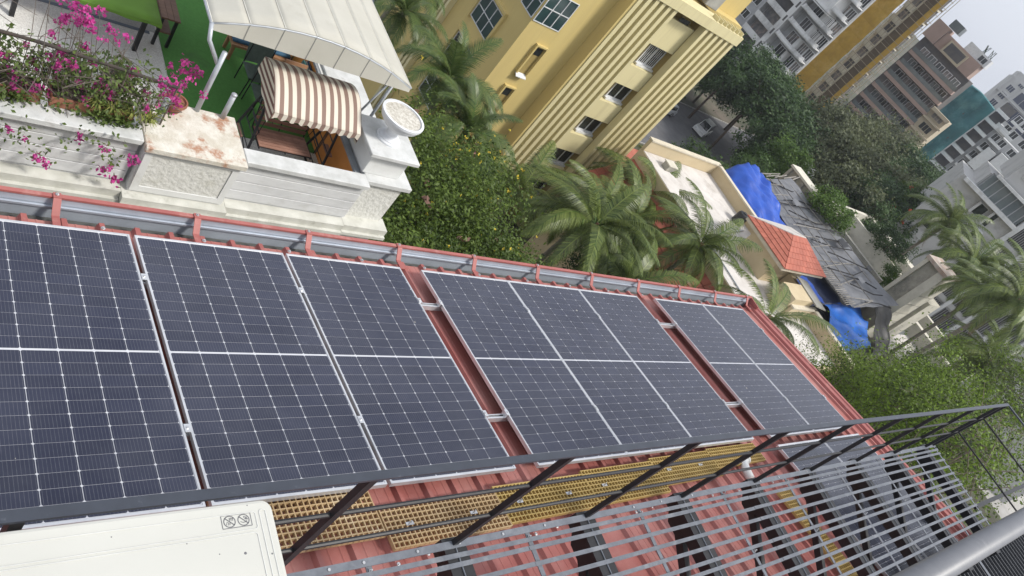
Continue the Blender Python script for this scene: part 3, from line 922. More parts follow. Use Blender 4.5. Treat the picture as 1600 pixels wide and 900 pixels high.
# picnic table with green cloth and brown bench
pt = thing('picnic_table', 'table under a bright green cloth on the white terrace', 'table', (1.6, 8.6, TF))
bx(.2, 2.42, 8.08, 9.3, TF + .72, TF + .75).build('tabletop', wood_m, pt)
gcl_m = mat('lime_green_cloth', (.15, .30, .035), .8, (.13, .26, .03), 3)
MB().sheet(lambda s, t: (.15 + 2.32 * s, 8.02 + 1.3 * t, TF + .757 + .004 * math.sin(9 * s + 5 * t)), 8, 6, .004).build('cloth', gcl_m, pt, True)
MB().sheet(lambda s, t: (.15 + 2.32 * s, 8.018 - .02 * math.sin(s * 26) * t, TF + .757 - .06 * t), 40, 3).build('cloth_drop', gcl_m, pt, True)
MB().sheet(lambda s, t: (2.472 + .015 * math.sin(s * 20) * t, 8.02 + 1.3 * s, TF + .757 - .06 * t), 24, 3).build('cloth_drop', gcl_m, pt, True)
for x in (.4, 2.22):
    for y in (8.14, 9.2):
        bx(x, x + .07, y, y + .07, TF, TF + .719).build('leg', black_m, pt)
for x, y, l in ((2.56, 8.45, 'brown wooden bench at the end of the green table, standing on turf edge'),):
    b = thing('side_bench', l, 'bench', (x, y, TF))
    for k in range(3):
        bx(x + .11 * k, x + .105 + .11 * k, y, y + 1.2, TF + .62, TF + .65).build('seat_plank', wood_m, b)
    bx(x + .03, x + .27, y + .04, y + 1.1, TF + .30, TF + .33).build('lower_shelf', wood_m, b)
    for dx in (.02, .26):
        for dy in (.04, 1.1):
            bx(x + dx, x + dx + .05, y + dy, y + dy + .05, TF, TF + .619).build('leg', black_m, b)
# ================================================================== ground, street
GZ0 = -24.0
grd_m = mat('garden_ground', (0.075, 0.085, 0.045), 0.95, (0.055, 0.05, 0.035), 0.25, c3=(0.16, 0.13, 0.10), s3=0.06, k3=(.5, .65), bump=.3, bscale=4)
kind(bx(-300, 1500, -900, 1100, GZ0 - .5, GZ0).build('ground', grd_m), 'structure')
asp_m = mat('asphalt', (0.135, 0.135, 0.14), 0.9, (0.10, 0.10, 0.105), 0.8, c3=(0.17, 0.16, 0.15), s3=.3, bump=.2, bscale=12)
kind(bx(52, 200, 45.5, 60, GZ0, GZ0 + .02).build('street', asp_m), 'structure')
pav_m = mat('pale_concrete_yard', (0.40, 0.39, 0.37), 0.9, (0.32, 0.31, 0.29), .5, bump=.1, bscale=8)
kind(bx(98, 190, -24, 12, GZ0, GZ0 + .02).build('concrete_yard', pav_m), 'structure')
kerb_m = mat('kerb_concrete', (.38, .37, .35), .9)
for y in (45.35, 60.0):
    kind(bx(52, 200, y, y + .15, GZ0, GZ0 + .14).build('kerb', kerb_m), 'structure')

# ================================================================== yellow apartment block
yel_m = mat('yellow_facade_paint', (0.60, 0.475, 0.19), 0.85, (0.57, 0.445, 0.175), .6, c3=(.50, .385, .16), s3=.9, k3=(.5, .85), stretch=(1.5, 1.5, .12))
crm_m = mat('cream_facade_paint', (0.67, 0.60, 0.35), 0.85, (0.63, 0.56, 0.32), .8, c3=(.52, .45, .26), s3=1.2, k3=(.52, .8), stretch=(2, 2, .12))
olv_m = mat('dark_ochre_recess', (0.36, 0.27, 0.09), 0.85, (0.31, 0.23, 0.08), .8)  # darker ochre; on the slot windows it stands in for recess shade
wfr_m = mat('white_window_frame', (0.72, 0.73, 0.74), 0.5)
glass_m = mat('dark_window_glass', (0.018, 0.022, 0.024), 0.08, (0.03, 0.035, 0.036), .7, spec=.6)
tglass_m = mat('teal_window_glass', (0.035, 0.075, 0.078), 0.07, (0.02, 0.045, 0.05), .5, spec=.7)
yb = thing('yellow_apartment_block', 'yellow apartment block with cream vertical fins and slot windows', 'building', (35, 33, GZ0))
bx(27.2, 32.6, 28.0, 42, GZ0, 4.0).build('wall', yel_m, yb)
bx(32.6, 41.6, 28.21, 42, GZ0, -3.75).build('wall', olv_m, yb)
bx(31.62, 31.90, 27.05, 27.995, GZ0, -4.3).build('wing_wall', yel_m, yb)
bx(32.62, 45.2, 31.0, 42, -3.74, -1.6).build('roof_block', yel_m, yb)
bx(41.61, 45.2, 30.0, 42, GZ0, -3.75).build('wall', yel_m, yb)
bx(32.61, 45.3, 30.85, 30.99, -1.9, -1.45).build('roof_parapet', crm_m, yb)
# back plane of the fin fields
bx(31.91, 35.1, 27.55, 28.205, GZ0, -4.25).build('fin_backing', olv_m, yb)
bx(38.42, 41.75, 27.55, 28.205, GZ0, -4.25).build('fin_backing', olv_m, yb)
fx = [31.98 + .60 * k for k in range(6)] + [38.50 + .62 * k for k in range(6)]
for x in fx:
    bx(x - .15, x + .15, 26.98, 27.549, GZ0, -4.20).build('fin', crm_m, yb)
bx(31.85, 41.92, 26.90, 27.56, -4.199, -3.55).build('fin_head_beam', crm_m, yb)
bx(31.85, 41.92, 27.561, 28.3, -3.74, -3.55).build('fin_head_slab', crm_m, yb)
for k in range(7):
    bx(38.6 + .5 * k, 38.68 + .5 * k, 26.96, 27.54, -3.549, -3.30).build('head_rib', crm_m, yb)
def window(par, x0, x1, z0, z1, y, nx=2, nz=1, gm=None, fr=.06, sill=True, axis='y', deep=.10, bars=0):
    """window set in a wall facing -Y (axis y, plane y) or -X (axis x, plane x=y, x0..x1 along Y)"""
    def b(a0, a1, o0, o1, h0, h1):
        return bx(a0, a1, y + o0, y + o1, h0, h1) if axis == 'y' else bx(y + o0, y + o1, a0, a1, h0, h1)
    w = b(x0, x1, -.012, -.002, z0, z1).build('window', gm or glass_m, par)
    f = MB()
    for a in ((x0 - fr, x0, z0 - fr, z1 + fr), (x1, x1 + fr, z0 - fr, z1 + fr), (x0, x1, z0 - fr, z0), (x0, x1, z1, z1 + fr)):
        q = b(a[0], a[1], -deep, -.0125, a[2], a[3]); f.add(q.v, q.f)
    for i in range(1, nx):
        c = x0 + (x1 - x0) * i / nx
        q = b(c - fr / 2, c + fr / 2, -.05, -.0125, z0, z1); f.add(q.v, q.f)
    for j in range(1, nz):
        c = z0 + (z1 - z0) * j / nz
        q = b(x0, x1, -.049, -.013, c - fr / 2, c + fr / 2); f.add(q.v, q.f)
    f.build('frame', wfr_m, w)
    for i in range(bars):
        c = x0 + (x1 - x0) * (i + .5) / bars
        b(c - .015, c + .015, -deep - .03, -deep - .001, z0, z1).build('bar', wfr_m, w)
    if sill:
        b(x0 - .15, x1 + .15, -deep - .22, -.013, z0 - fr - .14, z0 - fr - .001).build('sill', wfr_m, w)
    return w
for k, (z0, z1) in enumerate(((-8.45, -7.1), (-11.5, -10.3), (-14.6, -13.4), (-17.75, -16.5), (-20.85, -19.6))):
    window(yb, 36.75, 38.36, z0, z1, 28.2, nx=2, bars=9 if k == 0 else 0, fr=.09)
    bx(35.2, 38.40, 27.62, 28.19, z0 - 1.75, z0 - .25).build('spandrel', crm_m, yb)
bx(35.2, 38.40, 27.62, 28.19, -6.9, -4.9).build('spandrel', crm_m, yb)
bx(36.5, 37.5, 27.61, 27.619, -4.85, -4.55).build('vent_louvre', glass_m, yb)
for z0, z1 in ((-12.25, -10.3), (-15.45, -13.5), (-18.6, -16.65)):
    s = bx(28.72, 29.45, 27.985, 27.998, z0, z1).build('slot_window', olv_m, yb)  # flat plate, its dark tone replaces the shade of a cut recess
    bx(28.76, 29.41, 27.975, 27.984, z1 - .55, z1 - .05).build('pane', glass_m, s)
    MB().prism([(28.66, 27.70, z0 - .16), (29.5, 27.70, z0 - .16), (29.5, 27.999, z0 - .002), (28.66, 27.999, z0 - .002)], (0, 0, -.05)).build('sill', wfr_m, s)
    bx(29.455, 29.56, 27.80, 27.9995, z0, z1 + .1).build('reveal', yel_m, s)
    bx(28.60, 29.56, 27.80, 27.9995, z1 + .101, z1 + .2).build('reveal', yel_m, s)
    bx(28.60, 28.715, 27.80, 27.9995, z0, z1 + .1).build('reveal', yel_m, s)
# corner window wrapping round the edge
cwn = window(yb, 27.3, 29.35, -8.9, -7.0, 28.0, nx=3, nz=2, gm=tglass_m, sill=False, deep=.05, fr=.05)
window(yb, 28.15, 29.6, -8.9, -7.0, 27.2, nx=2, nz=2, gm=tglass_m, axis='x', sill=False, deep=.05, fr=.05)
for z0, z1 in ((-12.25, -10.45), (-15.35, -13.6), (-18.4, -16.7)):
    window(yb, 30.05, 32.6, z0, z1, 27.2, nx=3, nz=2, gm=tglass_m if z0 > -13 else glass_m, axis='x', sill=False, deep=.05, fr=.05)
    for a, b_ in ((29.80, 30.0), (32.65, 32.85)):
        bx(27.02, 27.199, a, b_, z0 - .2, z1 + .2).build('window_surround', yel_m, yb)
    bx(26.95, 27.199, 29.80, 32.85, z1 + .201, z1 + .38).build('window_hood', yel_m, yb)
for k in range(3):
    bx(26.75, 27.19, 34.55 + .45 * k, 34.8 + .45 * k, GZ0, 4.0).build('fin', crm_m, yb)
# tank and pipes on the fin roof
tk = thing('rooftop_tank', 'small grey water tank with pipes on the yellow block roof', 'tank', (39.6, 29.6, -3.74))
bevel(bx(38.9, 40.3, 28.9, 30.3, -3.54, -2.4).build('tank_body', mat('grey_cement_tank', (.36, .36, .34), .9, (.28, .28, .26), 2), tk), .05)
for dy in (.2, .5, .9):
    MB().tube([(38.2, 28.7 + dy, -3.4), (38.2, 28.7 + dy, -2.3), (38.9, 29.0 + dy, -2.3)], .05, 8).build('pipe', ppipe_m, tk)
# grey blue lower block behind the palms
gb = thing('blue_grey_block', 'blue grey plastered building behind the palms, left of the yellow block', 'building', (35, 52, GZ0))
bgm = mat('blue_grey_plaster', (.36, .40, .46), .9, (.30, .33, .38), .7)
bx(29.5, 44, 44.5, 60, GZ0, -13.0).build('wall', bgm, gb)
window(gb, 33.0, 35.0, -18.5, -16.6, 44.5, nx=2)
window(gb, 37.0, 39.0, -18.5, -16.6, 44.5, nx=2)

# ------------------------------------------------------------------ cars
tyre_m = mat('tyre_rubber', (.02, .02, .02), .9)
rim_m = mat('rim_alloy', (.4, .4, .42), .4, metal=.7)
carg_m = mat('car_glass', (.015, .018, .02), .05, spec=.7)
def car(x, y, rz, paint, label, Lc=4.3, Wc=1.75, Hc=1.65):
    c = thing('parked_car', label, 'car', (x, y, GZ0 + .02), rz, group='cars on the street below')
    prof = [(-Lc / 2, .35), (-Lc / 2, .95), (-Lc / 2 + .12, 1.02), (-Lc / 2 + .35, Hc), (.55, Hc), (1.15, 1.05), (Lc / 2 - .25, .93), (Lc / 2, .75), (Lc / 2, .35)]
    rows = []
    mb = MB()
    n = len(prof)
    for yy, k in ((-Wc / 2, .0), (-Wc / 2 + .10, 1.0), (Wc / 2 - .10, 1.0), (Wc / 2, 0.)):
        mb.v += [(px, yy * (1 if pz < 1.1 else .86), pz if k else min(pz, 1.0) - .03) for px, pz in prof]
    for i in range(3):
        for j in range(n):
            q = (j + 1) % n
            mb.f.append((i * n + j, (i + 1) * n + j, (i + 1) * n + q, i * n + q))
    mb.f += [tuple(range(n)), tuple(reversed(range(3 * n, 4 * n)))]
    loc_part('body', mb.mesh('body', paint), c)
    g = MB()
    g.add([(.60, -.66, Hc - .02), (.60, .66, Hc - .02), (1.12, .72, 1.10), (1.12, -.72, 1.10)], [(0, 3, 2, 1)])
    loc_part('windscreen', MB().prism([(.62, -.64, Hc - .03), (.62, .64, Hc - .03), (1.14, .72, 1.09), (1.14, -.72, 1.09)], (.02, 0, .02)).mesh('windscreen', carg_m), c)
    for s in (-1, 1):
        yy = s * (Wc / 2 * .9)
        loc_part('side_window', MB().prism([(-Lc / 2 + .5, yy, 1.08), (-Lc / 2 + .55, yy * .955, Hc - .12), (.5, yy * .955, Hc - .12), (.95, yy, 1.08)], (0, .03 * s, 0)).mesh('side_window', carg_m), c)
        for xx in (-Lc / 2 + .8, Lc / 2 - .85):
            w = loc_part('wheel', MB().tube([(xx, s * (Wc / 2 - .2), .33), (xx, s * (Wc / 2 + .02), .33)], .33, 16).mesh('wheel', tyre_m), c)
            loc_part('rim', MB().tube([(xx, s * (Wc / 2 + .021), .33), (xx, s * (Wc / 2 + .03), .33)], .2, 12).mesh('rim', rim_m), w)
        loc_part('headlight', bx(Lc / 2 - .1, Lc / 2 + .015, s * .62 - .17, s * .62 + .17, .68, .82).mesh('headlight', mat('lamp_glass', (.6, .62, .65), .1)), c)
    return c
pw = mat('white_car_paint', (.75, .76, .76), .25, coat=.5)
car(88.2, 53.6, math.radians(205), pw, 'white car on the street right of the yellow block, wholly in view', 4.4, 1.85, 1.95)
car(80.2, 55.2, math.radians(190), mat('silver_car_paint', (.5, .52, .55), .3, coat=.5), 'silver car half hidden behind the yellow block fins')
sh = thing('street_stall', 'small dark stall with red and white roof under the street trees', 'stall', (86, 63, GZ0))
bx(84.5, 88, 61.5, 64.5, GZ0, GZ0 + 2.6).build('wall', mat('stall_dark', (.10, .09, .10), .8), sh)
MB().prism([(84.2, 61.2, GZ0 + 2.6), (88.3, 61.2, GZ0 + 2.6), (88.3, 63.0, GZ0 + 3.1), (84.2, 63.0, GZ0 + 3.1)], (0, 0, .1)).build('roof', mat('stall_red', (.40, .07, .05), .6), sh)
bx(84.2, 88.3, 61.0, 61.19, GZ0 + 2.45, GZ0 + 2.75).build('fascia', wfr_m, sh)
# ================================================================== houses and sheds in the middle distance
cream_m = mat('cream_house_wall', (0.60, 0.50, 0.33), 0.85, (0.54, 0.44, 0.28), .7, c3=(.44, .33, .2), s3=.5, k3=(.58, .8))
wroof_m = mat('white_terrace_coating', (0.66, 0.63, 0.60), 0.8, (0.56, 0.53, 0.50), .9, c3=(.40, .36, .32), s3=.6, k3=(.5, .72))
tile_m = mat('red_roof_tiles', (0.42, 0.13, 0.085), 0.75, (0.35, 0.10, 0.065), 1.4, rnd=.10)
TZ = -12.5
ch = thing('cream_house', 'cream house with white flat roof and red hipped stair tower', 'house', (44, 16, GZ0))
bx(39.3, 48.2, 7.0, 24.8, GZ0, TZ).build('wall', cream_m, ch)
bx(39.35, 47.9, 7.2, 24.5, TZ + .001, TZ + .05).build('roof_terrace', wroof_m, ch)
for a in ((39.3, 48.2, 24.52, 24.82), (47.9, 48.2, 17.4, 24.518), (47.0, 47.3, 6.6, 10.9), (43.9, 47.3, 10.92, 11.15)):
    bx(*a, TZ + .051, TZ + .92).build('parapet', cream_m, ch)
    bx(a[0] - .06, a[1] + .06, a[2] - .06, a[3] + .06, TZ + .921, TZ + 1.03).build('coping', mat('pale_coping', (.66, .60, .48), .85), ch)
# red tiled skirt roof on the left side
def slope_tiles(par, p0, pu, pv, nu, nv, m, th=.05, name='roof_tile'):
    """rows of overlapping flat tiles on a sloping rectangle"""
    p0, pu, pv = Vector(p0), Vector(pu), Vector(pv)
    nrm = pu.cross(pv).normalized()
    if nrm.z < 0: nrm = -nrm
    du, dv = pu / nu, pv / nv
    tile = MB().prism([(0, 0, 0), tuple(du * .96), tuple(du * .96 + dv * 1.05 - nrm * .035), tuple(dv * 1.05 - nrm * .035)], tuple(nrm * th)).mesh(name, m)
    for i in range(nu):
        for j in range(nv):
            put(name, tile, par, T(p0 + du * i + dv * j + nrm * .01))
bx(36.9, 39.29, 12.5, 24.5, GZ0, -15.6).build('wall', cream_m, ch)
for y0, y1 in ((12.6, 18.5), (18.6, 24.6)):
    mb = MB().prism([(36.4, y0, -15.45), (39.28, y0, -13.4), (39.28, y0, -13.6), (36.4, y0, -15.65)], (0, y1 - y0, 0)).build('skirt_roof', tile_m, ch)
    slope_tiles(mb, (36.4, y0, -15.44), (0, y1 - y0, 0), (2.88, 0, 2.05), 10, 6, tile_m)
# stair tower
bx(43.9, 48.4, 13.9, 16.7, TZ + .051, -10.55).build('tower_wall', cream_m, ch)
ev = -10.5
bx(43.0, 49.0, 13.1, 17.4, ev - .04, ev + .22).build('tower_eave', mat('pale_eave', (.64, .57, .46), .85), ch)
rz = ev + 1.25
hip = MB().add([(42.9, 13.0, ev + .221), (49.1, 13.0, ev + .221), (49.1, 17.5, ev + .221), (42.9, 17.5, ev + .221), (45.0, 15.25, rz), (47.0, 15.25, rz)],
               [(0, 1, 5, 4), (1, 2, 5), (2, 3, 4, 5), (3, 0, 4), (3, 2, 1, 0)])
hipo = hip.build('tower_roof', tile_m, ch)
def tri_tiles(par, a, b, c, d, nu, nv, m):
    """tiles on a trapezoid a-b (eave) d-c (ridge)"""
    a, b, c, d = map(Vector, (a, b, c, d))
    nrm = (b - a).cross(d - a).normalized()
    if nrm.z < 0: nrm = -nrm
    for j in range(nv):
        l0, r0 = a.lerp(d, j / nv), b.lerp(c, j / nv)
        l1, r1 = a.lerp(d, (j + 1.08) / nv), b.lerp(c, (j + 1.08) / nv)
        w0 = max(1, round(nu * (r0 - l0).length / (b - a).length))
        for i in range(w0):
            q = [l0.lerp(r0, (i + .02) / w0) + nrm * .045, l0.lerp(r0, (i + .98) / w0) + nrm * .045, l1.lerp(r1, (i + .98) / w0) + nrm * .012, l1.lerp(r1, (i + .02) / w0) + nrm * .012]
            MB().prism(q, nrm * .03).build('roof_tile', m, par)
tri_tiles(hipo, (42.9, 17.5, ev + .221), (42.9, 13.0, ev + .221), (45.0, 15.25, rz), (45.0, 15.25, rz), 9, 6, tile_m)
tri_tiles(hipo, (42.9, 13.0, ev + .221), (49.1, 13.0, ev + .221), (47.0, 15.25, rz), (45.0, 15.25, rz), 12, 6, tile_m)
# the far slope carries a worn cream coat
MB().prism([(45.1, 15.3, rz + .02), (47.0, 15.3, rz + .02), (49.05, 17.45, ev + .27), (43.1, 17.45, ev + .27)], (0, .02, .05)).build('worn_slope', wroof_m, hipo)
# low cream block with grey slab in front of the tarps
bx(43.6, 46.4, 11.2, 12.6, TZ + .051, -11.0).build('stair_block', cream_m, ch)
MB().prism([(46.2, 13.3, -11.0), (48.3, 13.3, -11.3), (48.0, 10.8, -11.3), (46.0, 10.8, -11.0)], (0, 0, .08)).build('cement_slab', mat('grey_cement', (.36, .35, .31), .9, (.27, .26, .23), 1.2), ch)
bx(46.41, 46.9, 12.7, 13.85, TZ + .051, -11.3).build('parapet', cream_m, ch)
for x0, x1, z0, z1 in ((40.6, 42.0, -15.6, -14.2), (44.0, 45.4, -15.6, -14.2), (40.6, 42.0, -18.8, -17.4), (44.0, 45.4, -18.8, -17.4)):
    window(ch, x0, x1, z0, z1, 7.0, nx=2)
# small red roof by the street
rr = thing('red_roof_cottage', 'small cottage with red sloping roof beside the yellow block', 'house', (50, 32.5, GZ0))
bx(47.6, 53.0, 30.6, 35.4, GZ0, -19.4).build('wall', cream_m, rr)
MB().add([(47.2, 30.2, -19.4), (53.4, 30.2, -19.4), (53.4, 35.8, -19.4), (47.2, 35.8, -19.4), (49.5, 33, -17.6), (51.2, 33, -17.6)], [(0, 1, 5, 4), (1, 2, 5), (2, 3, 4, 5), (3, 0, 4), (3, 2, 1, 0)]).build('roof', tile_m, rr)
bx(52.2, 53.0, 32.2, 33.6, -18.9, -17.2).build('chimney', wroof_m, rr)

# ------------------------------------------------------------------ shed under tarpaulins
def tarp_mat(name, a, b, rough=.4):
    return mat(name, a, rough, b, 1.5, bump=.6, bscale=2.2, c3=tuple(x * .75 for x in a), s3=1.0, k3=(.5, .8))
blue_m = tarp_mat('blue_tarpaulin', (0.018, 0.095, 0.50), (0.014, 0.07, 0.40))
blue2_m = tarp_mat('bright_blue_tarpaulin', (0.025, 0.16, 0.60), (0.02, 0.12, 0.48))
navy_m = tarp_mat('navy_tarpaulin', (0.022, 0.032, 0.075), (0.016, 0.022, 0.05))
gtarp_m = tarp_mat('grey_tarpaulin', (0.20, 0.205, 0.22), (0.15, 0.155, 0.17), .55)
btarp_m = tarp_mat('black_plastic_sheet', (0.016, 0.016, 0.018), (0.010, 0.010, 0.011), .45)
bam_m = mat('weathered_bamboo', (.30, .28, .25), .85, (.16, .15, .14), 4, rnd=.3)
def drape(nu, nv, fn, amp, seed, fold=6):
    r = np.random.default_rng(seed)
    ph = r.uniform(0, 6.28, 8); fr = r.uniform(1.5, fold, 8); gr = r.uniform(1.5, fold, 8)
    def f(s, t):
        x, y, z = fn(s, t)
        d = sum((math.sin(fr[i] * s * 3 + gr[i] * t * 3 + ph[i]) if i < 3 else 1 - 2.2 * abs(math.sin(fr[i] * s * 2.6 - gr[i] * t * 2.3 + ph[i])) ** .7) for i in range(8)) / 5
        return (x + .3 * amp * d, y + .3 * amp * math.sin(fr[0] * t * 5 + ph[1]), z + amp * d)
    return MB().sheet(f, nu * 2, nv * 2, .02)
sd_ = thing('tarpaulin_shed', 'long low shed roofed with grey tarpaulin over bamboo poles', 'shed', (57, 17, GZ0))
bx(50.5, 62.5, 9.5, 26.0, GZ0, -14.0).build('wall', mat('shed_wall', (.22, .20, .18), .9, (.15, .14, .12), 1), sd_)
drape(14, 34, lambda s, t: (53.8 + .3 * t + (4.2 + 3.0 * min(1, t * 2.2)) * s, 24.6 - 12.9 * t, -11.4 - .2 * math.sin(PI * t) + 1.0 * s), .13, 3).build('roof_tarp', gtarp_m, sd_, False)
for k in range(13):
    t = (k + random.uniform(-.3, .3)) / 12.0
    y = 25.0 - 13.3 * t
    xa = 53.6 + .3 * t; xb_ = xa + 4.2 + 3.0 * min(1, t * 2.2)
    MB().tube([(xa, y + random.uniform(-.2, .2), -11.28), (xa + (xb_ - xa) * random.uniform(.35, .98), y + random.uniform(-.9, .9), -10.72)], .035, 6).build('bamboo_pole', bam_m, sd_)
for k in range(5):
    x = 54.6 + k * 1.1
    MB().tube([(x - .4, 24.6, -11.25 + .2 * k), (x - .4 + .5 * k + random.uniform(-.6, .6), 12.0 + 3 * random.random(), -11.2 + .2 * k)], .032, 6).build('bamboo_pole', bam_m, sd_)
for k in range(22):
    y = 15.5 - .17 * k
    x = 54.2
    MB().tube([(x - .7, y, -11.5), (x + .6, y + .05, -11.25)], .035, 5).build('batten', bam_m, sd_)
for k in range(6):
    x = 52.5 + k * 1.2
    MB().tube([(x - .3, 24.7 + random.uniform(-.2, .3), -11.4 + .2 * k), (x + 1.9, 25.0 + random.uniform(-.1, .3), -11.1 + .2 * k)], .05, 6).build('bamboo_pole', bam_m, sd_)
rope_m = mat('dark_rope', (.03, .03, .032), .9)
for k in range(12):
    y = 24 - 1.05 * k
    ss = [random.uniform(0, .3), random.uniform(.35, .6), random.uniform(.7, 1)]
    MB().tube([(54 + 7 * s_, y - 1.2 * s_ + random.uniform(-.6, .6), -11.25 + 1.0 * s_) for s_ in ss], .05, 5).build('rope', rope_m, sd_)
for k, (x, y, w) in enumerate(((56.0, 21.5, .9), (58.5, 17.2, 1.1), (57.2, 13.6, .8), (59.8, 14.8, .7), (55.6, 17.6, .6))):
    MB().prism([(x, y, -11.4 + (x - 54) / 7 + .28), (x + w, y + .2, -11.4 + (x + w - 54) / 7 + .28), (x + w * .9, y + w, -11.4 + (x + w - 54) / 7 + .28), (x + .1, y + w * .8, -11.4 + (x - 54) / 7 + .28)], (0, 0, .02)).build('patch', btarp_m if k % 2 else gtarp_m, sd_)
tp = drape(22, 20, lambda s, t: (48.7 + 5.6 * s - .1 * t, 24.6 - 6.6 * t - .4 * s, -11.9 + 1.5 * (1 - abs(2 * s - 1) ** 2.2) * (.55 + .45 * math.cos(2.6 * t)) - .4 * t + .25 * abs(math.sin(5 * s + 3 * t))), .24, 5, 9).build('blue_tarpaulin', blue_m, None, True)
tag(tp, 'deep blue tarpaulin bulging over goods between white roof and grey shed roof', 'tarpaulin')
tp = drape(12, 14, lambda s, t: (48.6 + 6.6 * s, 18.0 - 5.4 * t, -12.9 + 1.0 * s - .2 * t), .12, 8).build('navy_tarpaulin', navy_m, None, True)
tag(tp, 'dark navy tarpaulin hanging below the bamboo battens beside the cement slab', 'tarpaulin')
tp = drape(10, 12, lambda s, t: (48.6 + 3.2 * s, 14.8 - 2.4 * t, -11.9 - .2 * s), .08, 18).build('blue_tarpaulin', blue_m, None, True)
tag(tp, 'strip of blue tarpaulin just below the red hipped tower roof', 'tarpaulin')
tp = drape(16, 14, lambda s, t: (52.6 + 6.6 * s - 1.6 * t, 12.6 - 3.8 * t + .5 * s, -12.3 - .9 * t ** 1.3 + .3 * s), .26, 12, 3).build('blue_tarpaulin', blue2_m, None, True)
tag(tp, 'bright blue tarpaulin with torn patches hanging off the shed end', 'tarpaulin')
tp = drape(14, 12, lambda s, t: (49.4 + 5.6 * s, 13.2 - 3.6 * t, -13.1 + .3 * s - .2 * t), .14, 31, 7).build('black_plastic_sheet', btarp_m, None, False)
tag(tp, 'black plastic sheet sagging left of the bright blue tarpaulin', 'plastic sheet')
tp = drape(14, 14, lambda s, t: (58.8 + 4.2 * s, 12.3 - 3.4 * t + .3 * s, -10.9 - 2.6 * t - .2 * s), .22, 14, 3.5).build('black_plastic_sheet', btarp_m, None, False)
tag(tp, 'torn black plastic sheet flapping at the right end of the shed', 'plastic sheet')

# ------------------------------------------------------------------ bare concrete structures
conc_m = mat('stained_concrete', (0.42, 0.40, 0.34), .92, (0.30, 0.285, 0.24), 1.0, c3=(0.13, 0.13, 0.12), s3=.7, k3=(.48, .72), bump=.3, bscale=8)
pale_m = mat('pale_lime_wall', (0.66, 0.63, 0.54), .9, (0.55, 0.52, 0.44), 1.2, c3=(.36, .34, .28), s3=.8, k3=(.55, .75))
wk = thing('ribbed_parapet_wall', 'stained concrete parapet wall with ribs beyond the shed roof', 'wall', (60.5, 24.4, GZ0))
bx(60.0, 61.4, 22.4, 26.4, GZ0, -10.2).build('wall', conc_m, wk)
for k in range(5):
    bx(59.75, 59.999, 22.5 + .88 * k, 22.72 + .88 * k, GZ0, -10.3).build('rib', conc_m, wk)
bx(59.85, 61.5, 22.3, 26.5, -10.199, -10.0).build('coping', pale_m, wk)
c2 = thing('roofless_concrete_house', 'roofless concrete house with pale parapets behind the grey shed', 'house', (73, 20, GZ0))
bx(66.0, 80.0, 15.5, 25.5, GZ0, -13.6).build('wall', conc_m, c2)
for a, m in (((66.0, 80.0, 25.2, 25.6), pale_m), ((79.0, 80.6, 15.5, 25.19), pale_m), ((73.4, 73.9, 17.0, 25.19), pale_m), ((66.0, 66.5, 15.5, 25.19), conc_m)):
    bx(*a, -13.599, -11.4).build('parapet', m, c2)
bx(67.2, 72.6, 18.6, 24.5, -13.599, -12.9).build('grey_sheet', gtarp_m, c2)
bx(74.6, 78.4, 16.6, 19.2, -13.599, -12.7).build('white_sheet', wroof_m, c2)
bx(75.0, 78.0, 23.4, 24.9, -13.599, -13.0).build('rubble', mat('blue_scraps', (.12, .25, .45), .7, (.45, .45, .42), 1.2), c2)
c3_ = thing('concrete_stair_tower', 'tall pale concrete stair tower with open stained front', 'tower', (60.5, 12, GZ0))
bx(63.4, 66.2, 12.302, 14.0, GZ0, -6.9).build('wall', conc_m, c3_)
bx(63.1, 63.399, 12.302, 12.6, GZ0, -6.9).build('jamb', pale_m, c3_)
bx(63.1, 63.399, 13.75, 14.05, GZ0, -6.9).build('jamb', pale_m, c3_)
bx(63.1, 66.4, 11.9, 12.299, -15, -6.9).build('side_wall', pale_m, c3_)
for k in range(6):
    bx(63.1, 66.4, 11.87, 11.899, -13.6 + 1.1 * k, -13.55 + 1.1 * k).build('groove', conc_m, c3_)
bx(63.0, 66.5, 11.85, 14.15, -6.899, -6.6).build('roof_slab', mat('brick_cap', (.42, .30, .24), .9, (.5, .46, .4), 1.5), c3_)
bx(66.5, 69.2, 11.6, 12.6, -15, -9.6).build('side_wall', pale_m, c3_)
tr_ = thing('walled_roof_terrace', 'pale walled roof terrace with potted plants below the stair tower', 'terrace', (72, 11, GZ0))
bx(66.8, 80.5, 7.0, 12.2, GZ0, -14.5).build('wall', wroof_m, tr_)
bx(74.6, 75.4, 7.0, 14.0, -14.499, -13.2).build('parapet', pale_m, tr_)
bx(80.0, 80.6, 7.0, 15.0, -14.499, -13.2).build('parapet', pale_m, tr_)

# clutter on the white flat roof
for k, (x, y, w, d, h, l) in enumerate(((41.0, 23.2, .9, .6, .5, 'cement block at the upper corner of the white flat roof'), (46.6, 19.4, .7, .7, .9, 'small black water drum beside the parapet of the white flat roof'), (41.2, 9.4, 1.0, .7, .45, 'low cement block near the red verge end of the white roof'))):
    t = thing('roof_block' if k != 1 else 'water_drum', l, 'block' if k != 1 else 'drum', (x, y, TZ))
    if k == 1:
        MB().lathe([(.45, 0), (.45, .7), (.38, .85), (.15, .92)], (x, y, TZ + .051), 16).build('drum', btarp_m, t)
        MB().lathe([(.17, 0), (.17, .06)], (x, y, TZ + .95), 12).build('lid', btarp_m, t)
    else:
        bevel(bx(x - w / 2, x + w / 2, y - d / 2, y + d / 2, TZ + .051, TZ + h).build('block', conc_m, t), .03)
        bx(x - w / 2 - .05, x + w / 2 + .05, y - d / 2 - .05, y + d / 2 + .05, TZ + h + .001, TZ + h + .07).build('cover_slab', pale_m, t)
pl = thing('roof_pipe_run', 'thin grey water pipe running across the white flat roof', 'pipe', (43, 18, TZ))
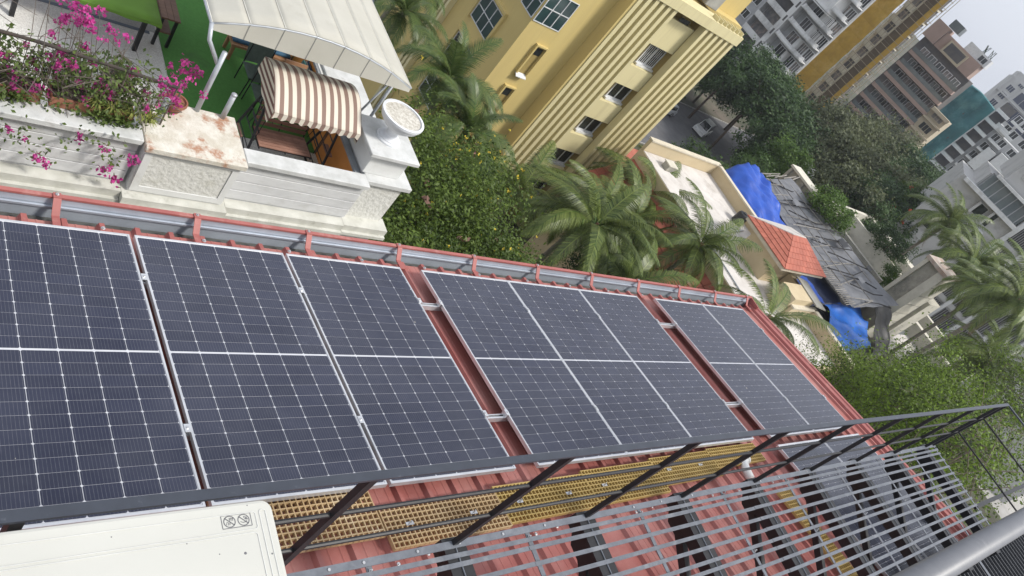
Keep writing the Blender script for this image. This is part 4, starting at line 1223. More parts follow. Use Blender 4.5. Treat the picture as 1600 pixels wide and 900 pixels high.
MB().tube([(40.0, 8.0, TZ + .12), (40.2, 17.0, TZ + .12), (46.8, 18.6, TZ + .12)], .05, 6).build('pipe', ppipe_m, pl)
for y in (10, 13, 16):
    bx(39.95, 40.35, y, y + .15, TZ + .051, TZ + .069).build('pipe_rest', conc_m, pl)
# ================================================================== buildings in the distance
class Fac:
    """a facade plane: local x along it (to the left in the picture), y out of it, z height above the street"""
    def __init__(self, name, label, cat, th, az, r):
        a = math.radians(az)
        p = (CAM[0] + math.cos(a) * r, CAM[1] + math.sin(a) * r, GZ0)
        self.t = thing(name, label, cat, p, math.radians(th))
    def b(self, name, m, s0, s1, o0, o1, h0, h1, par=None):
        mb = bx(min(s0, s1), max(s0, s1), min(o0, o1), max(o0, o1), h0 - GZ0, h1 - GZ0)
        return loc_part(name, mb.mesh(name, m), par or self.t)
    def win(self, s0, s1, h0, h1, m, fr=.12, n=2, out=0.0, frm=None):
        w = self.b('window', m, s0, s1, out + .002, out + .03, h0, h1)
        f = MB()
        for a in ((s0 - fr, s0, h0 - fr, h1 + fr), (s1, s1 + fr, h0 - fr, h1 + fr), (s0, s1, h0 - fr, h0), (s0, s1, h1, h1 + fr)):
            f.box(min(a[0], a[1]), max(a[0], a[1]), out + .001, out + .12, a[2] - GZ0, a[3] - GZ0)
        for i in range(1, n):
            c = s0 + (s1 - s0) * i / n
            f.box(c - fr * .35, c + fr * .35, out + .031, out + .08, h0 - GZ0, h1 - GZ0)
        loc_part('frame', f.mesh('frame', frm or wfr_m), w)
        return w
CAM = (-1.7172, -3.7939, 4.235)
apt_m = mat('weathered_white_facade', (0.74, 0.74, 0.73), .88, (0.62, 0.62, 0.61), .35, c3=(0.24, 0.24, 0.235), s3=.25, k3=(.5, .75), stretch=(1, 1, .5))
apg_m = mat('grey_stained_facade', (0.44, 0.445, 0.45), .9, (0.36, 0.365, 0.37), .4, c3=(.25, .25, .25), s3=.3, k3=(.5, .75))
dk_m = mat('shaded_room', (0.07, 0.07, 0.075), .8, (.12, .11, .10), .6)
cur_m = mat('balcony_clutter', (.30, .27, .24), .9, (.11, .11, .12), .9, c3=(.48, .34, .28), s3=.7)
# ---- grey white apartment block with balconies
F = Fac('balcony_apartment_block', 'weathered white apartment block with deep curved balconies, top centre right', 'building', 92, 30, 150)
F.b('wall', apg_m, 3.4, 24, -2.3, -1.6, GZ0, 24)
F.b('pier', apt_m, 11.8, 13.0, -1.6, .6, GZ0, 24)
for k in range(14):
    F.b('pier_slot', dk_m, 12.15, 12.55, .601, .62, -20.8 + 1.55 * k * 2, -19.6 + 1.55 * k * 2)
for k in range(13):
    h = -20.6 + 3.12 * k
    # left stack: square balconies
    F.b('balcony_slab', apt_m, 13.1, 18.2, -1.6, .25, h - .2, h)
    bl = F.b('balcony_front', apt_m, 13.1, 18.2, .1, .32, h + .001, h + 1.0)
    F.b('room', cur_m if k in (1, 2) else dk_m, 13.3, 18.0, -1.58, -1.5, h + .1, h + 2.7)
    F.b('fin_wall', apg_m, 18.21, 18.6, -1.6, .1, h, h + 3.0)
    F.win(20.2, 22.4, h + .9, h + 2.3, glass_m, out=-1.6)
    # right stack: rounded balcony band, three facets
    F.b('balcony_slab', apt_m, 3.4, 11.6, -1.6, .9, h + .55, h + .75)
    f = MB()
    arc = [(11.6, .3), (10.6, 1.0), (8.6, 1.5), (6.4, 1.6), (5.4, 1.5), (4.4, 1.2), (3.7, .8), (3.3, .2)]
    for (s0, o0), (s1, o1) in zip(arc, arc[1:]):
        f.prism([(s0, o0, h + .56 - GZ0), (s1, o1, h + .56 - GZ0), (s1, o1, h + 1.45 - GZ0), (s0, o0, h + 1.45 - GZ0)], (0, .16, 0))
        f.prism([(s0, o0, h + .70 - GZ0), (s1, o1, h + .70 - GZ0), (s1, o1 + .02, h + .95 - GZ0), (s0, o0 + .02, h + .95 - GZ0)], (0, .3, 0))
    loc_part('balcony_front', f.mesh('balcony_front', apt_m), F.t)
    for s0 in (3.6, 5.4, 8.2):
        F.win(s0, s0 + 1.5 + (s0 > 8) * .7, h + 1.0, h + 2.9, (glass_m, cur_m, dk_m)[(k + int(s0)) % 3], out=-1.58, n=3)
    F.b('mullion_wall', apt_m, 6.9, 7.6, -1.57, -.2, h + .76, h + 3.1)
    for i in range(9):
        if k in (3, 4, 6):
            F.b('grille_bar', apt_m, 3.6 + .32 * i, 3.72 + .32 * i, 1.0, 1.1, h + 1.46, h + 2.9)
F.b('corner_bay', apt_m, 6.0, 11.0, -1.5, 2.2, -5.2, 6)
F.win(7.6, 9.2, -3.6, -1.9, tglass_m, out=2.2)
for z in (-5.2, -4.9):
    F.b('bay_cornice', apt_m, 5.7, 11.3, -1.4, 2.55, z - .25, z - .05)
# ---- tower under construction: nets, slabs, bamboo
net_m = mat('ochre_debris_net', (0.60, 0.385, 0.05), .8, (0.50, 0.31, 0.04), .8, c3=(.68, .47, .12), s3=.35, k3=(.5, .7), trans=.2)
net2_m = mat('dark_brown_net', (0.12, 0.085, 0.045), .85, (.085, .06, .03), .8)  # darker brown net for the band beside the ochre strip
slab_m = mat('raw_cream_slab', (0.68, 0.63, 0.50), .9, (.58, .53, .41), .8)
bamb_m = mat('scaffold_bamboo', (.45, .38, .27), .8, (.33, .27, .18), 1.5)
F = Fac('tower_under_construction', 'unfinished tower wrapped in ochre netting with bamboo scaffolding', 'building', 96, 28.8, 160)
F.b('core_wall', dk_m, -3.2, 1.6, -2.2, -1.2, GZ0, 26)
for k in range(16):
    h = -20 + 2.95 * k
    F.b('floor_slab', slab_m, -3.4, 1.6, -2.1, .05, h, h + .28)
    F.b('spandrel', slab_m, -.5, 1.55, -.5, .22, h + .281, h + 1.2)
    F.b('column', slab_m, 1.2, 1.6, -.9, -.5, h + .281, h + 2.93)
    F.b('column', slab_m, -.7, -.3, -.9, -.5, h + .281, h + 2.93)
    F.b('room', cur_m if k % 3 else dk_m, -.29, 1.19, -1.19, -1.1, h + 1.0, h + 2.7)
    F.b('edge_board', bamb_m, -4.6, -3.75, .41, .5, h + .3, h + .62)
    for i in range(2):
        q = MB().tube([(-5.0, .5 + .4 * i, h + 1.4 * i + 1 - GZ0), (1.7, .6 + .4 * i, h + 1.4 * i + 1.1 - GZ0)], .05, 5)
        loc_part('scaffold_ledger', q.mesh('scaffold_ledger', bamb_m), F.t)
for k in range(15):
    h = -19.9 + 2.95 * k
    def nf(s, t, h=h):
        return (1.7 + 4.3 * s, .55 + .18 * math.sin(PI * t) + .05 * math.sin(9 * s + k), h + 2.95 * t - GZ0)
    loc_part('net_panel', MB().sheet(nf, 6, 5).mesh('net_panel', net_m, True), F.t)
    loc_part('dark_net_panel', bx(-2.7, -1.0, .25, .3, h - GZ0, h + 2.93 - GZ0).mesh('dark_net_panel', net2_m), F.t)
    loc_part('net_strip', bx(-3.7, -2.75, .35, .4, h - GZ0, h + 2.94 - GZ0).mesh('net_strip', net_m), F.t)
def sd2(s, t): return (6.0, .55 - 7 * s, -20 + 45 * t - GZ0)
loc_part('side_net', MB().sheet(sd2, 3, 8).mesh('side_net', net_m), F.t)
for s in (-5.2, -4.7, -4.0, -.2, .5, 1.3):
    q = MB().tube([(s, .7, 0), (s + random.uniform(-.2, .2), .7, 46)], .06, 5)
    loc_part('scaffold_pole', q.mesh('scaffold_pole', bamb_m), F.t)
# ---- brown banded apartments with glass balconies
brn_m = mat('dusty_pink_band', (0.40, 0.29, 0.25), .85, (.34, .25, .21), .4)
tan2_m = mat('beige_render', (0.50, 0.44, 0.32), .85, (.43, .37, .27), .5)
bal_m = mat('balcony_glass', (0.11, 0.135, 0.145), .12, (.17, .19, .19), .6, spec=.6)
F = Fac('banded_apartment_block', 'brown banded apartment block with dark glass balconies and beige corner', 'building', 108, 24, 180)
F.b('wall', dk_m, -3.4, 9.4, -13, -1.6, GZ0, 2.4)
F.b('corner_wall', tan2_m, -7.4, -3.0, -12, .6, GZ0, -5.6)
for k in range(8):
    h = -22.2 + 2.95 * k
    F.b('balcony_band', brn_m, -3.4 if k > 2 else -1.0, 8.8, -1.6, 1.6 - .05 * k, h, h + .75)
    F.b('balcony_glazing', bal_m, -3.3 if k > 2 else -1.0, 8.6, 1.2, 1.3, h + .751, h + 1.6)
    for i in range(5):
        F.win(-2.6 + 2.2 * i, -1.1 + 2.2 * i, h + .9, h + 2.5, (glass_m, bal_m, cur_m)[(i + k) % 3], out=-1.59, n=2)
    if k < 6:
        F.win(-6.6, -4.2, h + .8, h + 2.2, cur_m if k % 2 else glass_m, out=.6, n=3, frm=tan2_m)
        F.b('bay_ledge', tan2_m, -7.8, -3.2, .61, 1.5, h - .1, h + .25)
F.b('beige_bay', tan2_m, -7.6, -3.2, .61, 2.0, -5.6, -4.9)
F.b('penthouse', brn_m, -2.6, 6.8, -9, -1, 2.401, 5.6)
F.b('loggia', tan2_m, .2, 5.0, -.999, -.2, 2.45, 5.2)
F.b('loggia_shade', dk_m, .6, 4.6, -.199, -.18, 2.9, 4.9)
F.b('roof_room', wfr_m, -3.2, 2.4, -8, -1.5, 5.601, 7.4)
F.win(-2.6, -1.0, 5.9, 7.0, glass_m, out=-1.5)
F.b('side_tower', brn_m, 6.9, 10.0, -9, -.6, 2.401, 6.4)
F.b('roof_glass_box', bal_m, 5.2, 7.8, -6, -1.2, 6.5, 8.2)
for s in (-2.2, -.6):
    q = MB()
    for j in range(5):
        q.tube([(s + random.uniform(-.4, .4), -3, 7.4 - GZ0), (s + random.uniform(-.6, .6), -3, 8.9 - GZ0)], .06, 5)
    loc_part('roof_plant', q.mesh('roof_plant', mat('dark_leaf', (.03, .05, .03), .9)), F.t)
# ---- building wrapped in teal netting
teal_m = mat('teal_debris_net', (0.05, 0.22, 0.235), .75, (0.03, 0.15, 0.17), .3, c3=(.16, .38, .38), s3=.18, k3=(.5, .72), trans=.2)
F = Fac('net_wrapped_block', 'building block wrapped all over in teal debris netting', 'building', 110, 21.5, 200)
F.b('core', dk_m, -3.2, 6.2, -9, -1, GZ0, 1.0)
for i in range(4):
    for j in range(6):
        def tf(s, t, i=i, j=j):
            S = -3.6 + 10.4 * (i + s) / 4
            top = 2.2 - .12 * abs(S - 1) - (0.9 if S > 5 else 0)
            H = -24 + (top + 24) * (j + t) / 6
            return (S, -.4 + .35 * math.sin(1.7 * S + .5 * H) + .3 * math.sin(.9 * H + i), H - GZ0)
        loc_part('net_panel', MB().sheet(tf, 5, 5).mesh('net_panel', teal_m, True), F.t)
def ts(s, t): return (-3.6 + .15 * math.sin(4 * t), -.6 - 8.5 * s, (-24 + 26 * t) - GZ0)
loc_part('side_net', MB().sheet(ts, 3, 6).mesh('side_net', teal_m, True), F.t)
def tt(s, t): return (-3.6 + 10.4 * s, -.4 - 8.5 * t, 2.1 - .12 * abs(-3.6 + 10.4 * s - 1) + .25 * math.sin(3 * t) - GZ0)
loc_part('top_net', MB().sheet(tt, 6, 4).mesh('top_net', teal_m, True), F.t)
# ---- white apartments with stepped balconies
F = Fac('white_balcony_block', 'white apartment block with stacked white balcony slabs right of the teal netting', 'building', 110, 19.6, 205)
F.b('wall', apg_m, -9, 2.8, -12, -1.2, GZ0, -1.0)
for k in range(9):
    h = -20.2 + 2.75 * k
    F.b('balcony_slab', white_m, -.4, 3.0, -1.2, 1.4, h, h + .75)
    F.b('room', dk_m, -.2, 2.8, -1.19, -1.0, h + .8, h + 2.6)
    F.b('balcony_slab', white_m, -4.6, -1.0, -1.2, .7, h + .4, h + .9)
    F.win(-2.6, -1.2, h + 1.0, h + 2.4, glass_m, out=-1.19)
    F.win(-4.6, -3.2, h + 1.0, h + 2.4, glass_m, out=-1.19)
    F.win(-7.6, -6.0, h + 1.0, h + 2.4, glass_m, out=-1.19)
F.b('white_shaft', white_m, -5.0, -2.6, -1.18, 1.2, -9.5, -4.2)
F.b('roof_box', white_m, -3.0, .4, -6, -.8, -1.0, .6)
F.b('side_block', white_m, -9.0, -5.4, -1.1, 1.6, -7, -3.2)
# ---- grey office block with blue glass
office_m = mat('pale_grey_cladding', (0.58, 0.58, 0.57), .8, (.52, .52, .51), .4)
bglass_m = mat('blue_curtain_glass', (0.045, 0.06, 0.105), .08, (.03, .04, .075), .2, spec=.7)
F = Fac('glass_office_block', 'pale grey office block with blue glass panels at the right edge', 'building', 114, 20, 240)
F.b('wall', office_m, -22, 6.1, -20, 0, GZ0, 9.5)
F.b('wall_upper', office_m, -22, 5.7, -18, -.3, 9.501, 11.2)
for s0, s1, h0, h1 in ((-4.4, 1.3, 1.2, 4.6), (-4.4, 1.3, 5.6, 8.2), (-11.5, -5.2, 1.2, 4.6), (-11.5, -5.2, 5.6, 8.2), (2.9, 4.6, 1.6, 2.9), (3.0, 4.8, 4.0, 5.4), (3.0, 4.8, 6.3, 7.7), (1.8, 3.4, 8.6, 9.3), (-4.4, 1.3, -3.5, -.5)):
    F.win(s0, s1, h0, h1, bglass_m, n=3, frm=office_m)
for s0 in (4.9, 1.6):
    F.b('pilaster', office_m, s0 - .15, s0 + .35, .001, .35, GZ0, 9.4)
F.b('string_course', office_m, -22, 6.3, .001, .4, 4.9, 5.3)
# ---- grey building with ledges and louvres at the right
gw_m = mat('dull_grey_render', (0.52, 0.515, 0.50), .9, (.46, .455, .44), .4, c3=(.2, .2, .19), s3=.3, k3=(.52, .78))
lou_m = mat('louvre_blade', (.34, .34, .34), .7)
F = Fac('grey_louvred_building', 'grey rendered building with ledges and louvred openings behind the palms', 'building', 115, 14, 95)
F.b('wall', gw_m, -.3, 7.4, -12, 0, GZ0, -3.0)
F.b('wall', gw_m, -.3, 5.6, -12, -1.61, -2.999, -1.2)
F.b('wall', gw_m, -26, -.301, -12, -.8, GZ0, 4.0)
F.b('ledge', apt_m, -.2, 7.0, .001, 1.1, -3.35, -2.95)
gz = F.b('glazed_strip', bal_m, -.1, 5.4, -1.6, .02, -2.949, -1.0)
for i in range(6):
    F.b('mullion', apg_m, .2 + .9 * i, .3 + .9 * i, .021, .08, -2.94, -1.01, gz)
F.b('ledge', apt_m, -.2, 5.2, .001, .8, -1.0, -.7)
F.b('upper_wall', gw_m, -14, 4.4, -11, -.4, -.699, 3.2)
for s0, s1, h0, h1 in ((1.5, 3.4, .6, 1.6), (-3.2, -.8, .5, 1.8), (-8, -4.6, .5, 1.8)):
    F.win(s0, s1, h0, h1, glass_m, n=2, out=-.4, frm=gw_m)
for s0, s1, h0, h1 in ((2.8, 3.9, -5.0, -3.75), (1.6, 2.2, -5.1, -3.5), (3.75, 4.9, -7.2, -5.8), (1.5, 2.1, -6.8, -6.0), (4.9, 6.0, -9.4, -8.2)):
    F.win(s0, s1, h0, h1, glass_m, fr=.1, n=1, frm=gw_m)
    F.b('hood', gw_m, s1 - .05, s1 + .22, .121, .75, h0 - .1, h1 + .1)
F.b('pier', apt_m, -.75, -.25, -.799, .5, GZ0, -.7)
for si, (s0, s1) in enumerate(((-.8, -2.9), (-3.4, -5.6), (-6.1, -8.3), (-8.8, -11))):
    for hj, (h0, h1) in enumerate(((-4.6, -1.2), (-8.8, -5.4), (-13.0, -9.6), (-17.2, -13.8))):
        b_ = F.b('louvre_opening', dk_m, s1, s0, -.79, -.76, h0, h1)
        for i in range(9):
            c = s1 + (s0 - s1) * (i + .5) / 9
            F.b('louvre_blade', lou_m, c - .035, c + .035, -.759, -.60, h0, h1, b_)
    F.b('pier', apt_m, s1 - .45, s1 - .05, -.799, -.2, GZ0, -.7)
for h in (-5.2, -9.4, -13.5, -17.6):
    F.b('floor_band', gw_m, -11.5, -.76, -.799, -.45, h, h + .55)
F.b('white_awning', wfr_m, 1.2, 2.2, .121, .7, -5.75, -5.6)
# ================================================================== vegetation
def leaf_mat(name, lo, hi, extra=None, trans=.32, rough=.55, nscale=.5):
    m = bpy.data.materials.new(name)
    m.use_nodes = True
    N, L = m.node_tree.nodes, m.node_tree.links
    b = N['Principled BSDF']
    b.inputs['Roughness'].default_value = rough
    b.inputs['Specular IOR Level'].default_value = .35
    at = N.new('ShaderNodeAttribute'); at.attribute_name = 'tint'
    ra = N.new('ShaderNodeValToRGB')
    ra.color_ramp.elements[0].color = (*lo, 1)
    ra.color_ramp.elements[1].color = (*hi, 1)
    if extra:
        for pos, c in extra:
            e = ra.color_ramp.elements.new(pos); e.color = (*c, 1)
    geo = N.new('ShaderNodeNewGeometry')
    no = N.new('ShaderNodeTexNoise'); no.inputs['Scale'].default_value = nscale; no.inputs['Detail'].default_value = 3
    L.new(geo.outputs['Position'], no.inputs['Vector'])
    mm = N.new('ShaderNodeMapRange')
    mm.inputs['From Min'].default_value = .3; mm.inputs['From Max'].default_value = .7
    mm.inputs['To Min'].default_value = -.22; mm.inputs['To Max'].default_value = .22
    L.new(no.outputs['Fac'], mm.inputs['Value'])
    ad = N.new('ShaderNodeMath'); ad.operation = 'ADD'; ad.use_clamp = True
    L.new(at.outputs['Fac'], ad.inputs[0]); L.new(mm.outputs[0], ad.inputs[1])
    L.new(ad.outputs[0], ra.inputs[0])
    L.new(ra.outputs[0], b.inputs['Base Color'])
    tr = N.new('ShaderNodeBsdfTranslucent'); L.new(ra.outputs[0], tr.inputs['Color'])
    ms = N.new('ShaderNodeMixShader'); ms.inputs[0].default_value = trans
    L.new(b.outputs[0], ms.inputs[1]); L.new(tr.outputs[0], ms.inputs[2])
    L.new(ms.outputs[0], N['Material Output'].inputs['Surface'])
    return m
def quads_mesh(name, V, tint, m):
    """V: (n,4,3) array of quads, tint: (n,) value per leaf"""
    n = len(V)
    me = bpy.data.meshes.new(name)
    me.vertices.add(n * 4)
    me.vertices.foreach_set('co', V.reshape(-1).astype(np.float32))
    me.loops.add(n * 4)
    me.loops.foreach_set('vertex_index', np.arange(n * 4, dtype=np.int32))
    me.polygons.add(n)
    me.polygons.foreach_set('loop_start', np.arange(0, n * 4, 4, dtype=np.int32))
    me.polygons.foreach_set('loop_total', np.full(n, 4, dtype=np.int32))
    a = me.attributes.new('tint', 'FLOAT', 'FACE')
    a.data.foreach_set('value', tint.astype(np.float32))
    if m: me.materials.append(m)
    me.update(calc_edges=True)
    return me
def leaves(P, D, size, asp, r, flat=.5):
    """leaf quads at points P; D: outward directions"""
    n = len(P)
    nrm = D * .5 + r.normal(0, .55, (n, 3)) + np.array([0, 0, flat])
    nrm /= np.linalg.norm(nrm, axis=1, keepdims=True)
    a = np.cross(nrm, r.normal(0, 1, (n, 3))); a /= np.linalg.norm(a, axis=1, keepdims=True) + 1e-9
    b = np.cross(nrm, a)
    s = (size * r.uniform(.6, 1.35, n))[:, None]
    l, w = a * s, b * s * asp
    return np.stack([P - l, P + w - nrm * s * .15, P + l, P - w - nrm * s * .15], 1)
def crown(seed, rx, ry, rz, nclump, nleaf, size, asp=.5, spread=.3, hollow=.55, flat=.5, low=-.75):
    r = np.random.default_rng(seed)
    d = r.normal(0, 1, (nclump * 3, 3)); d /= np.linalg.norm(d, axis=1, keepdims=True)
    d = d[d[:, 2] > low][:nclump]
    rad = (hollow + (1 - hollow) * r.random(len(d)) ** .6) * (1 + .34 * np.sin(3 * d[:, 0] + seed) * np.cos(4 * d[:, 1] + seed * .7))
    c = d * rad[:, None] * np.array([rx, ry, rz])
    k = r.integers(0, len(c), nleaf)
    cs = r.uniform(.55, 1.25, len(c))
    off = r.normal(0, 1, (nleaf, 3)) * np.array([1, 1, .7]) * (spread * cs[k])[:, None] * rx
    P = c[k] + off
    D = d[k]
    V = leaves(P, D, size, asp, r, flat)
    ct = r.uniform(.15, .85, len(c))
    tint = np.clip(ct[k] + r.normal(0, .16, nleaf), 0, 1)
    return V, tint, c
green_a = leaf_mat('mid_green_leaf', (.024, .055, .012), (.095, .170, .034))
green_d = leaf_mat('dark_green_leaf', (.022, .050, .016), (.085, .150, .044))
green_o = leaf_mat('olive_leaf', (.050, .066, .030), (.150, .170, .080))
green_b = leaf_mat('bright_green_leaf', (.030, .075, .010), (.12, .21, .025))
green_n = leaf_mat('open_twig_leaf', (.020, .032, .012), (.085, .110, .034), extra=((.90, (.22, .34, .03)),))
bark_m = mat('grey_brown_bark', (.13, .10, .075), .95, (.08, .06, .045), 6, bump=.6, bscale=14)
twig_m = mat('pale_twig', (.22, .185, .14), .9, (.15, .12, .09), 6)
def limbs(root, base, top, centres, r0, m, n=7, seed=1, twigs=0, twig_r=.02):
    rr = random.Random(seed)
    base, top = Vector(base), Vector(top)
    mid = base.lerp(top, .55) + Vector((rr.uniform(-.3, .3), rr.uniform(-.3, .3), 0))
    MB().tube([base, base.lerp(mid, .5), mid, top], [r0, r0 * .8, r0 * .65, r0 * .3], 9).build('trunk', m, root, True)
    cs = list(centres)
    rr.shuffle(cs)
    for c in cs[:n]:
        c = Vector(c)
        st = base.lerp(top, rr.uniform(.55, .9))
        k = st.lerp(c, .5) + Vector((rr.uniform(-.2, .2), rr.uniform(-.2, .2), rr.uniform(-.1, .25)))
        MB().tube([st, k, c], [r0 * .36, r0 * .22, r0 * .07], 6).build('limb', m, root, True)
    for c in cs[n:n + twigs]:
        c = Vector(c)
        st = Vector(cs[rr.randrange(n)]).lerp(top, .3)
        MB().tube([st, st.lerp(c, .5) + Vector((rr.uniform(-.3, .3), rr.uniform(-.3, .3), .1)), c], [twig_r, twig_r * .8, twig_r * .4], 5).build('twig', twig_m, root)
def tree(name, label, pos, rad, m, seed, nclump=60, nleaf=5000, size=.14, spread=.28, hollow=.5, cat='tree', group=None, squash=.85, bark=None, twigs=0, r0=.16, nl=7, asp=.5):
    x, y, z = pos
    t = thing(name, label, cat, (x, y, GZ0), group=group)
    V, tint, c = crown(seed, rad, rad, rad * squash, nclump, nleaf, size, asp, spread, hollow)
    put('crown', quads_mesh('crown', V, tint, m), t, T((x, y, z)))
    limbs(t, (x, y, GZ0), (x, y, z + rad * .3), [Vector(q) * .95 + Vector((x, y, z)) for q in c], r0, bark or bark_m, nl, seed, twigs)
    return t, c
green_y = leaf_mat('yellow_green_leaf', (.030, .058, .010), (.135, .200, .032), nscale=.9)
# --- flowering trees beside the white building
yf_m = mat('yellow_blossom', (.70, .56, .05), .7, (.62, .46, .04), 5)
pod_m = mat('pinkish_seed_pods', (.30, .17, .13), .9, (.22, .13, .10), 5)
def blossoms(t, c, pos, rad, n, m, name, size, seed):
    r = np.random.default_rng(seed)
    k = r.integers(0, len(c), n)
    d = c[k] / (np.linalg.norm(c[k], axis=1, keepdims=True) + 1e-6)
    P = c[k] * 1.0 + d * rad * .22 + r.normal(0, .16 * rad, (n, 3))
    for p in P:
        q = MB()
        for j in range(6):
            o = r.normal(0, size * .7, 3); a = r.normal(0, 1, 3); a /= np.linalg.norm(a); b = np.cross(a, r.normal(0, 1, 3)); b /= np.linalg.norm(b)
            w = p + o + np.array(pos)
            q.add([w - a * size, w + b * size * .6, w + a * size, w - b * size * .6], [(0, 1, 2, 3)])
        q.build(name, m, t)
for i, (pos, rad, nlf, lab) in enumerate((((12.2, 9.7, -8.0), 2.5, 13000, 'leafy tree with small yellow blossoms beside the white building corner'),
                                          ((15.0, 8.9, -9.6), 2.0, 10000, 'rounder green tree with a few yellow blossoms right of the first'),
                                          ((9.9, 7.9, -8.6), 1.8, 7000, 'low leafy tree between the white cornice and the red gutter'),
                                          ((15.0, 12.6, -9.4), 1.8, 6000, 'yellow flowering tree in front of the yellow block base'))):
    t, c = tree('flowering_tree', lab, pos, rad, green_y, 40 + i, 110, int(nlf * 1.6), .062, .19, .28, group='flowering trees by the white building', nl=5)
    blossoms(t, c, pos, rad, (120, 36, 30, 50)[i], yf_m, 'blossom', .034, 60 + i)
    blossoms(t, c, pos, rad, (18, 8, 5, 4)[i], pod_m, 'seed_pod_cluster', .10, 80 + i)
UG = [((30.5, 12.0, -16.0), 2.8, 'dark shrubby tree below the large coconut palm'), ((34.5, 17.0, -17.0), 3.0, 'dark shrubby tree between the two coconut palms'), ((33.5, 11.2, -15.0), 2.6, 'dark shrubby tree below the palm by the red skirt roof'),
      ((24.5, 12.0, -16.5), 2.8, 'shrubby tree low behind the red gutter'), ((37.5, 9.0, -15.0), 2.4, 'leafy shrub tree beside the white roof end'), ((22.0, 15.5, -17.5), 2.8, 'dark shrub at the foot of the yellow block')]
for i, (pos, rad, lab) in enumerate(UG):
    tree('shrubby_tree', lab, pos, rad, green_d, 90 + i, 70, 7000, .10, .2, .5, group='shrubby trees under the palms', nl=4)
# --- open twiggy trees at lower right
NT = [((42.5, 4.6, -11.6), 3.0, 'dark dense shrub tree below the red roof verge'), ((41.2, 2.4, -9.2), 3.3, 'twiggy green tree behind the catwalk railing, left of three'),
      ((39.0, .8, -7.0), 3.3, 'twiggy tree with lime leaf tips above the railing corner'), ((36.0, -1.0, -5.2), 3.0, 'twiggy tree at the right edge behind the railing'),
      ((34.4, .2, -6.6), 2.6, 'sparse tree seen through the railing bars'), ((30.5, -1.8, -4.6), 2.3, 'sparse tree beyond the catwalk end, nearest of its kind'),
      ((45.5, 6.8, -14.5), 2.2, 'leafy tree between the red verge and the bright blue tarpaulin'), ((54, 3.2, -10.4), 3.0, 'tree in front of the pale walled terrace'), ((58, 1.6, -7.0), 3.4, 'tree crown at the right edge below the palms'),
      ((50.5, 5.6, -13.2), 2.6, 'leafy tree under the torn black plastic sheet')]
for i, (pos, rad, lab) in enumerate(NT):
    dense = i in (0, 6, 7, 9)
    tree('open_tree', lab, pos, rad, green_n, 120 + i, 110, 15000 if dense else (2600 if i in (3, 5) else 11000), .07 if dense else .075, .20, .30, group='open trees at the lower right', twigs=26, nl=9, bark=twig_m if not dense else bark_m, r0=.14)
# --- broad trees in the distance (four crowns shared)
protos = []
for s, m in ((201, green_d), (202, green_d), (203, green_o), (204, green_b), (205, green_a)):
    V, tint, c = crown(s, 1, 1, .82, 55, 7000, .046, .55, .17, .5)
    protos.append((quads_mesh('crown', V, tint, m), c))
FT = [((87.9, 56.5, -15.0), 5.2, 0, 'dark street tree touching the balcony apartment block'), ((87.3, 50.0, -14.6), 5.0, 1, 'big dark tree right of the yellow block fins'),
      ((89.9, 45.5, -14.2), 5.2, 0, 'broad dark tree at the foot of the ochre netted tower'), ((98.7, 45.8, -13.0), 4.8, 2, 'grey green tree under the bamboo scaffolding'),
      ((93.1, 38.8, -13.0), 4.8, 2, 'olive tree in the middle of the distant wood'), ((77.2, 35.1, -14.6), 3.2, 3, 'bright palm green tree before the dark street trees'),
      ((106.6, 43.1, -12.4), 5.2, 2, 'dull olive tree below the banded apartments'), ((95.1, 34.1, -11.6), 4.4, 2, 'brownish olive tree left of the teal netting'),
      ((88.8, 28.3, -11.0), 3.8, 1, 'dark tree above the roofless concrete house'), ((79.7, 29.5, -12.4), 3.8, 2, 'olive tree behind the ribbed concrete wall'),
      ((114.1, 40.4, -10.6), 4.4, 1, 'dark tree at the foot of the teal netted block'), ((60.8, 21.4, -10.4), 2.6, 3, 'bright green tree spilling over the grey shed roof'),
      ((80.9, 26.4, -12.0), 3.2, 1, 'dark green tree behind the pale parapets'), ((72.5, 34.6, -17.4), 3.0, 4, 'mid green tree behind the deep blue tarpaulin'),
      ((65.5, 35.8, -18.6), 2.6, 4, 'low bushy tree beside the street and white roof'), ((74.6, 20.3, -10.8), 2.0, 1, 'small tree growing beside the roofless house'),
      ((89.2, 27.0, -9.6), 2.6, 4, 'small tree with red blossoms by the grey building'), ((99.0, 57.7, -14.6), 4.6, 1, 'dark tree below the curved balconies'),
      ((117.9, 47.0, -11.0), 5.0, 2, 'hazy olive tree between banded block and scaffolding'), ((84, 64, -19.0), 4.2, 0, 'dark tree above the street stall'),
      ((109.4, 35.9, -9.6), 3.2, 1, 'dark tree below the white balcony block'), ((82, 38.5, -18.5), 2.8, 3, 'bright bushy tree in front of the olive wood'),
      ((98, 52, -15.0), 4.4, 0, 'dark tree behind the street trees, below the ochre netting'), ((103, 36.5, -11.8), 4.0, 1, 'dark tree filling the gap left of the grey building'),
      ((69.0, 15.6, -11.4), 1.6, 3, 'small bright tree growing out of the roofless house front'), ((84, 41.5, -16), 3.8, 1, 'dark tree just above the bright palm green tree'),
      ((100, 30, -10.5), 3.6, 2, 'olive tree between the wood and the grey building')]
FT += [((94, 62, -19.5), 4.2, 0, 'dark tree behind the white car'), ((86.5, 43.0, -19.0), 3.2, 4, 'mid green bush below the big dark tree'),
       ((72, 8.5, -16.0), 3.0, 1, 'dark tree before the louvred openings of the grey building'), ((66, 5.0, -13.5), 3.2, 0, 'dark tree under the right hand palms')]
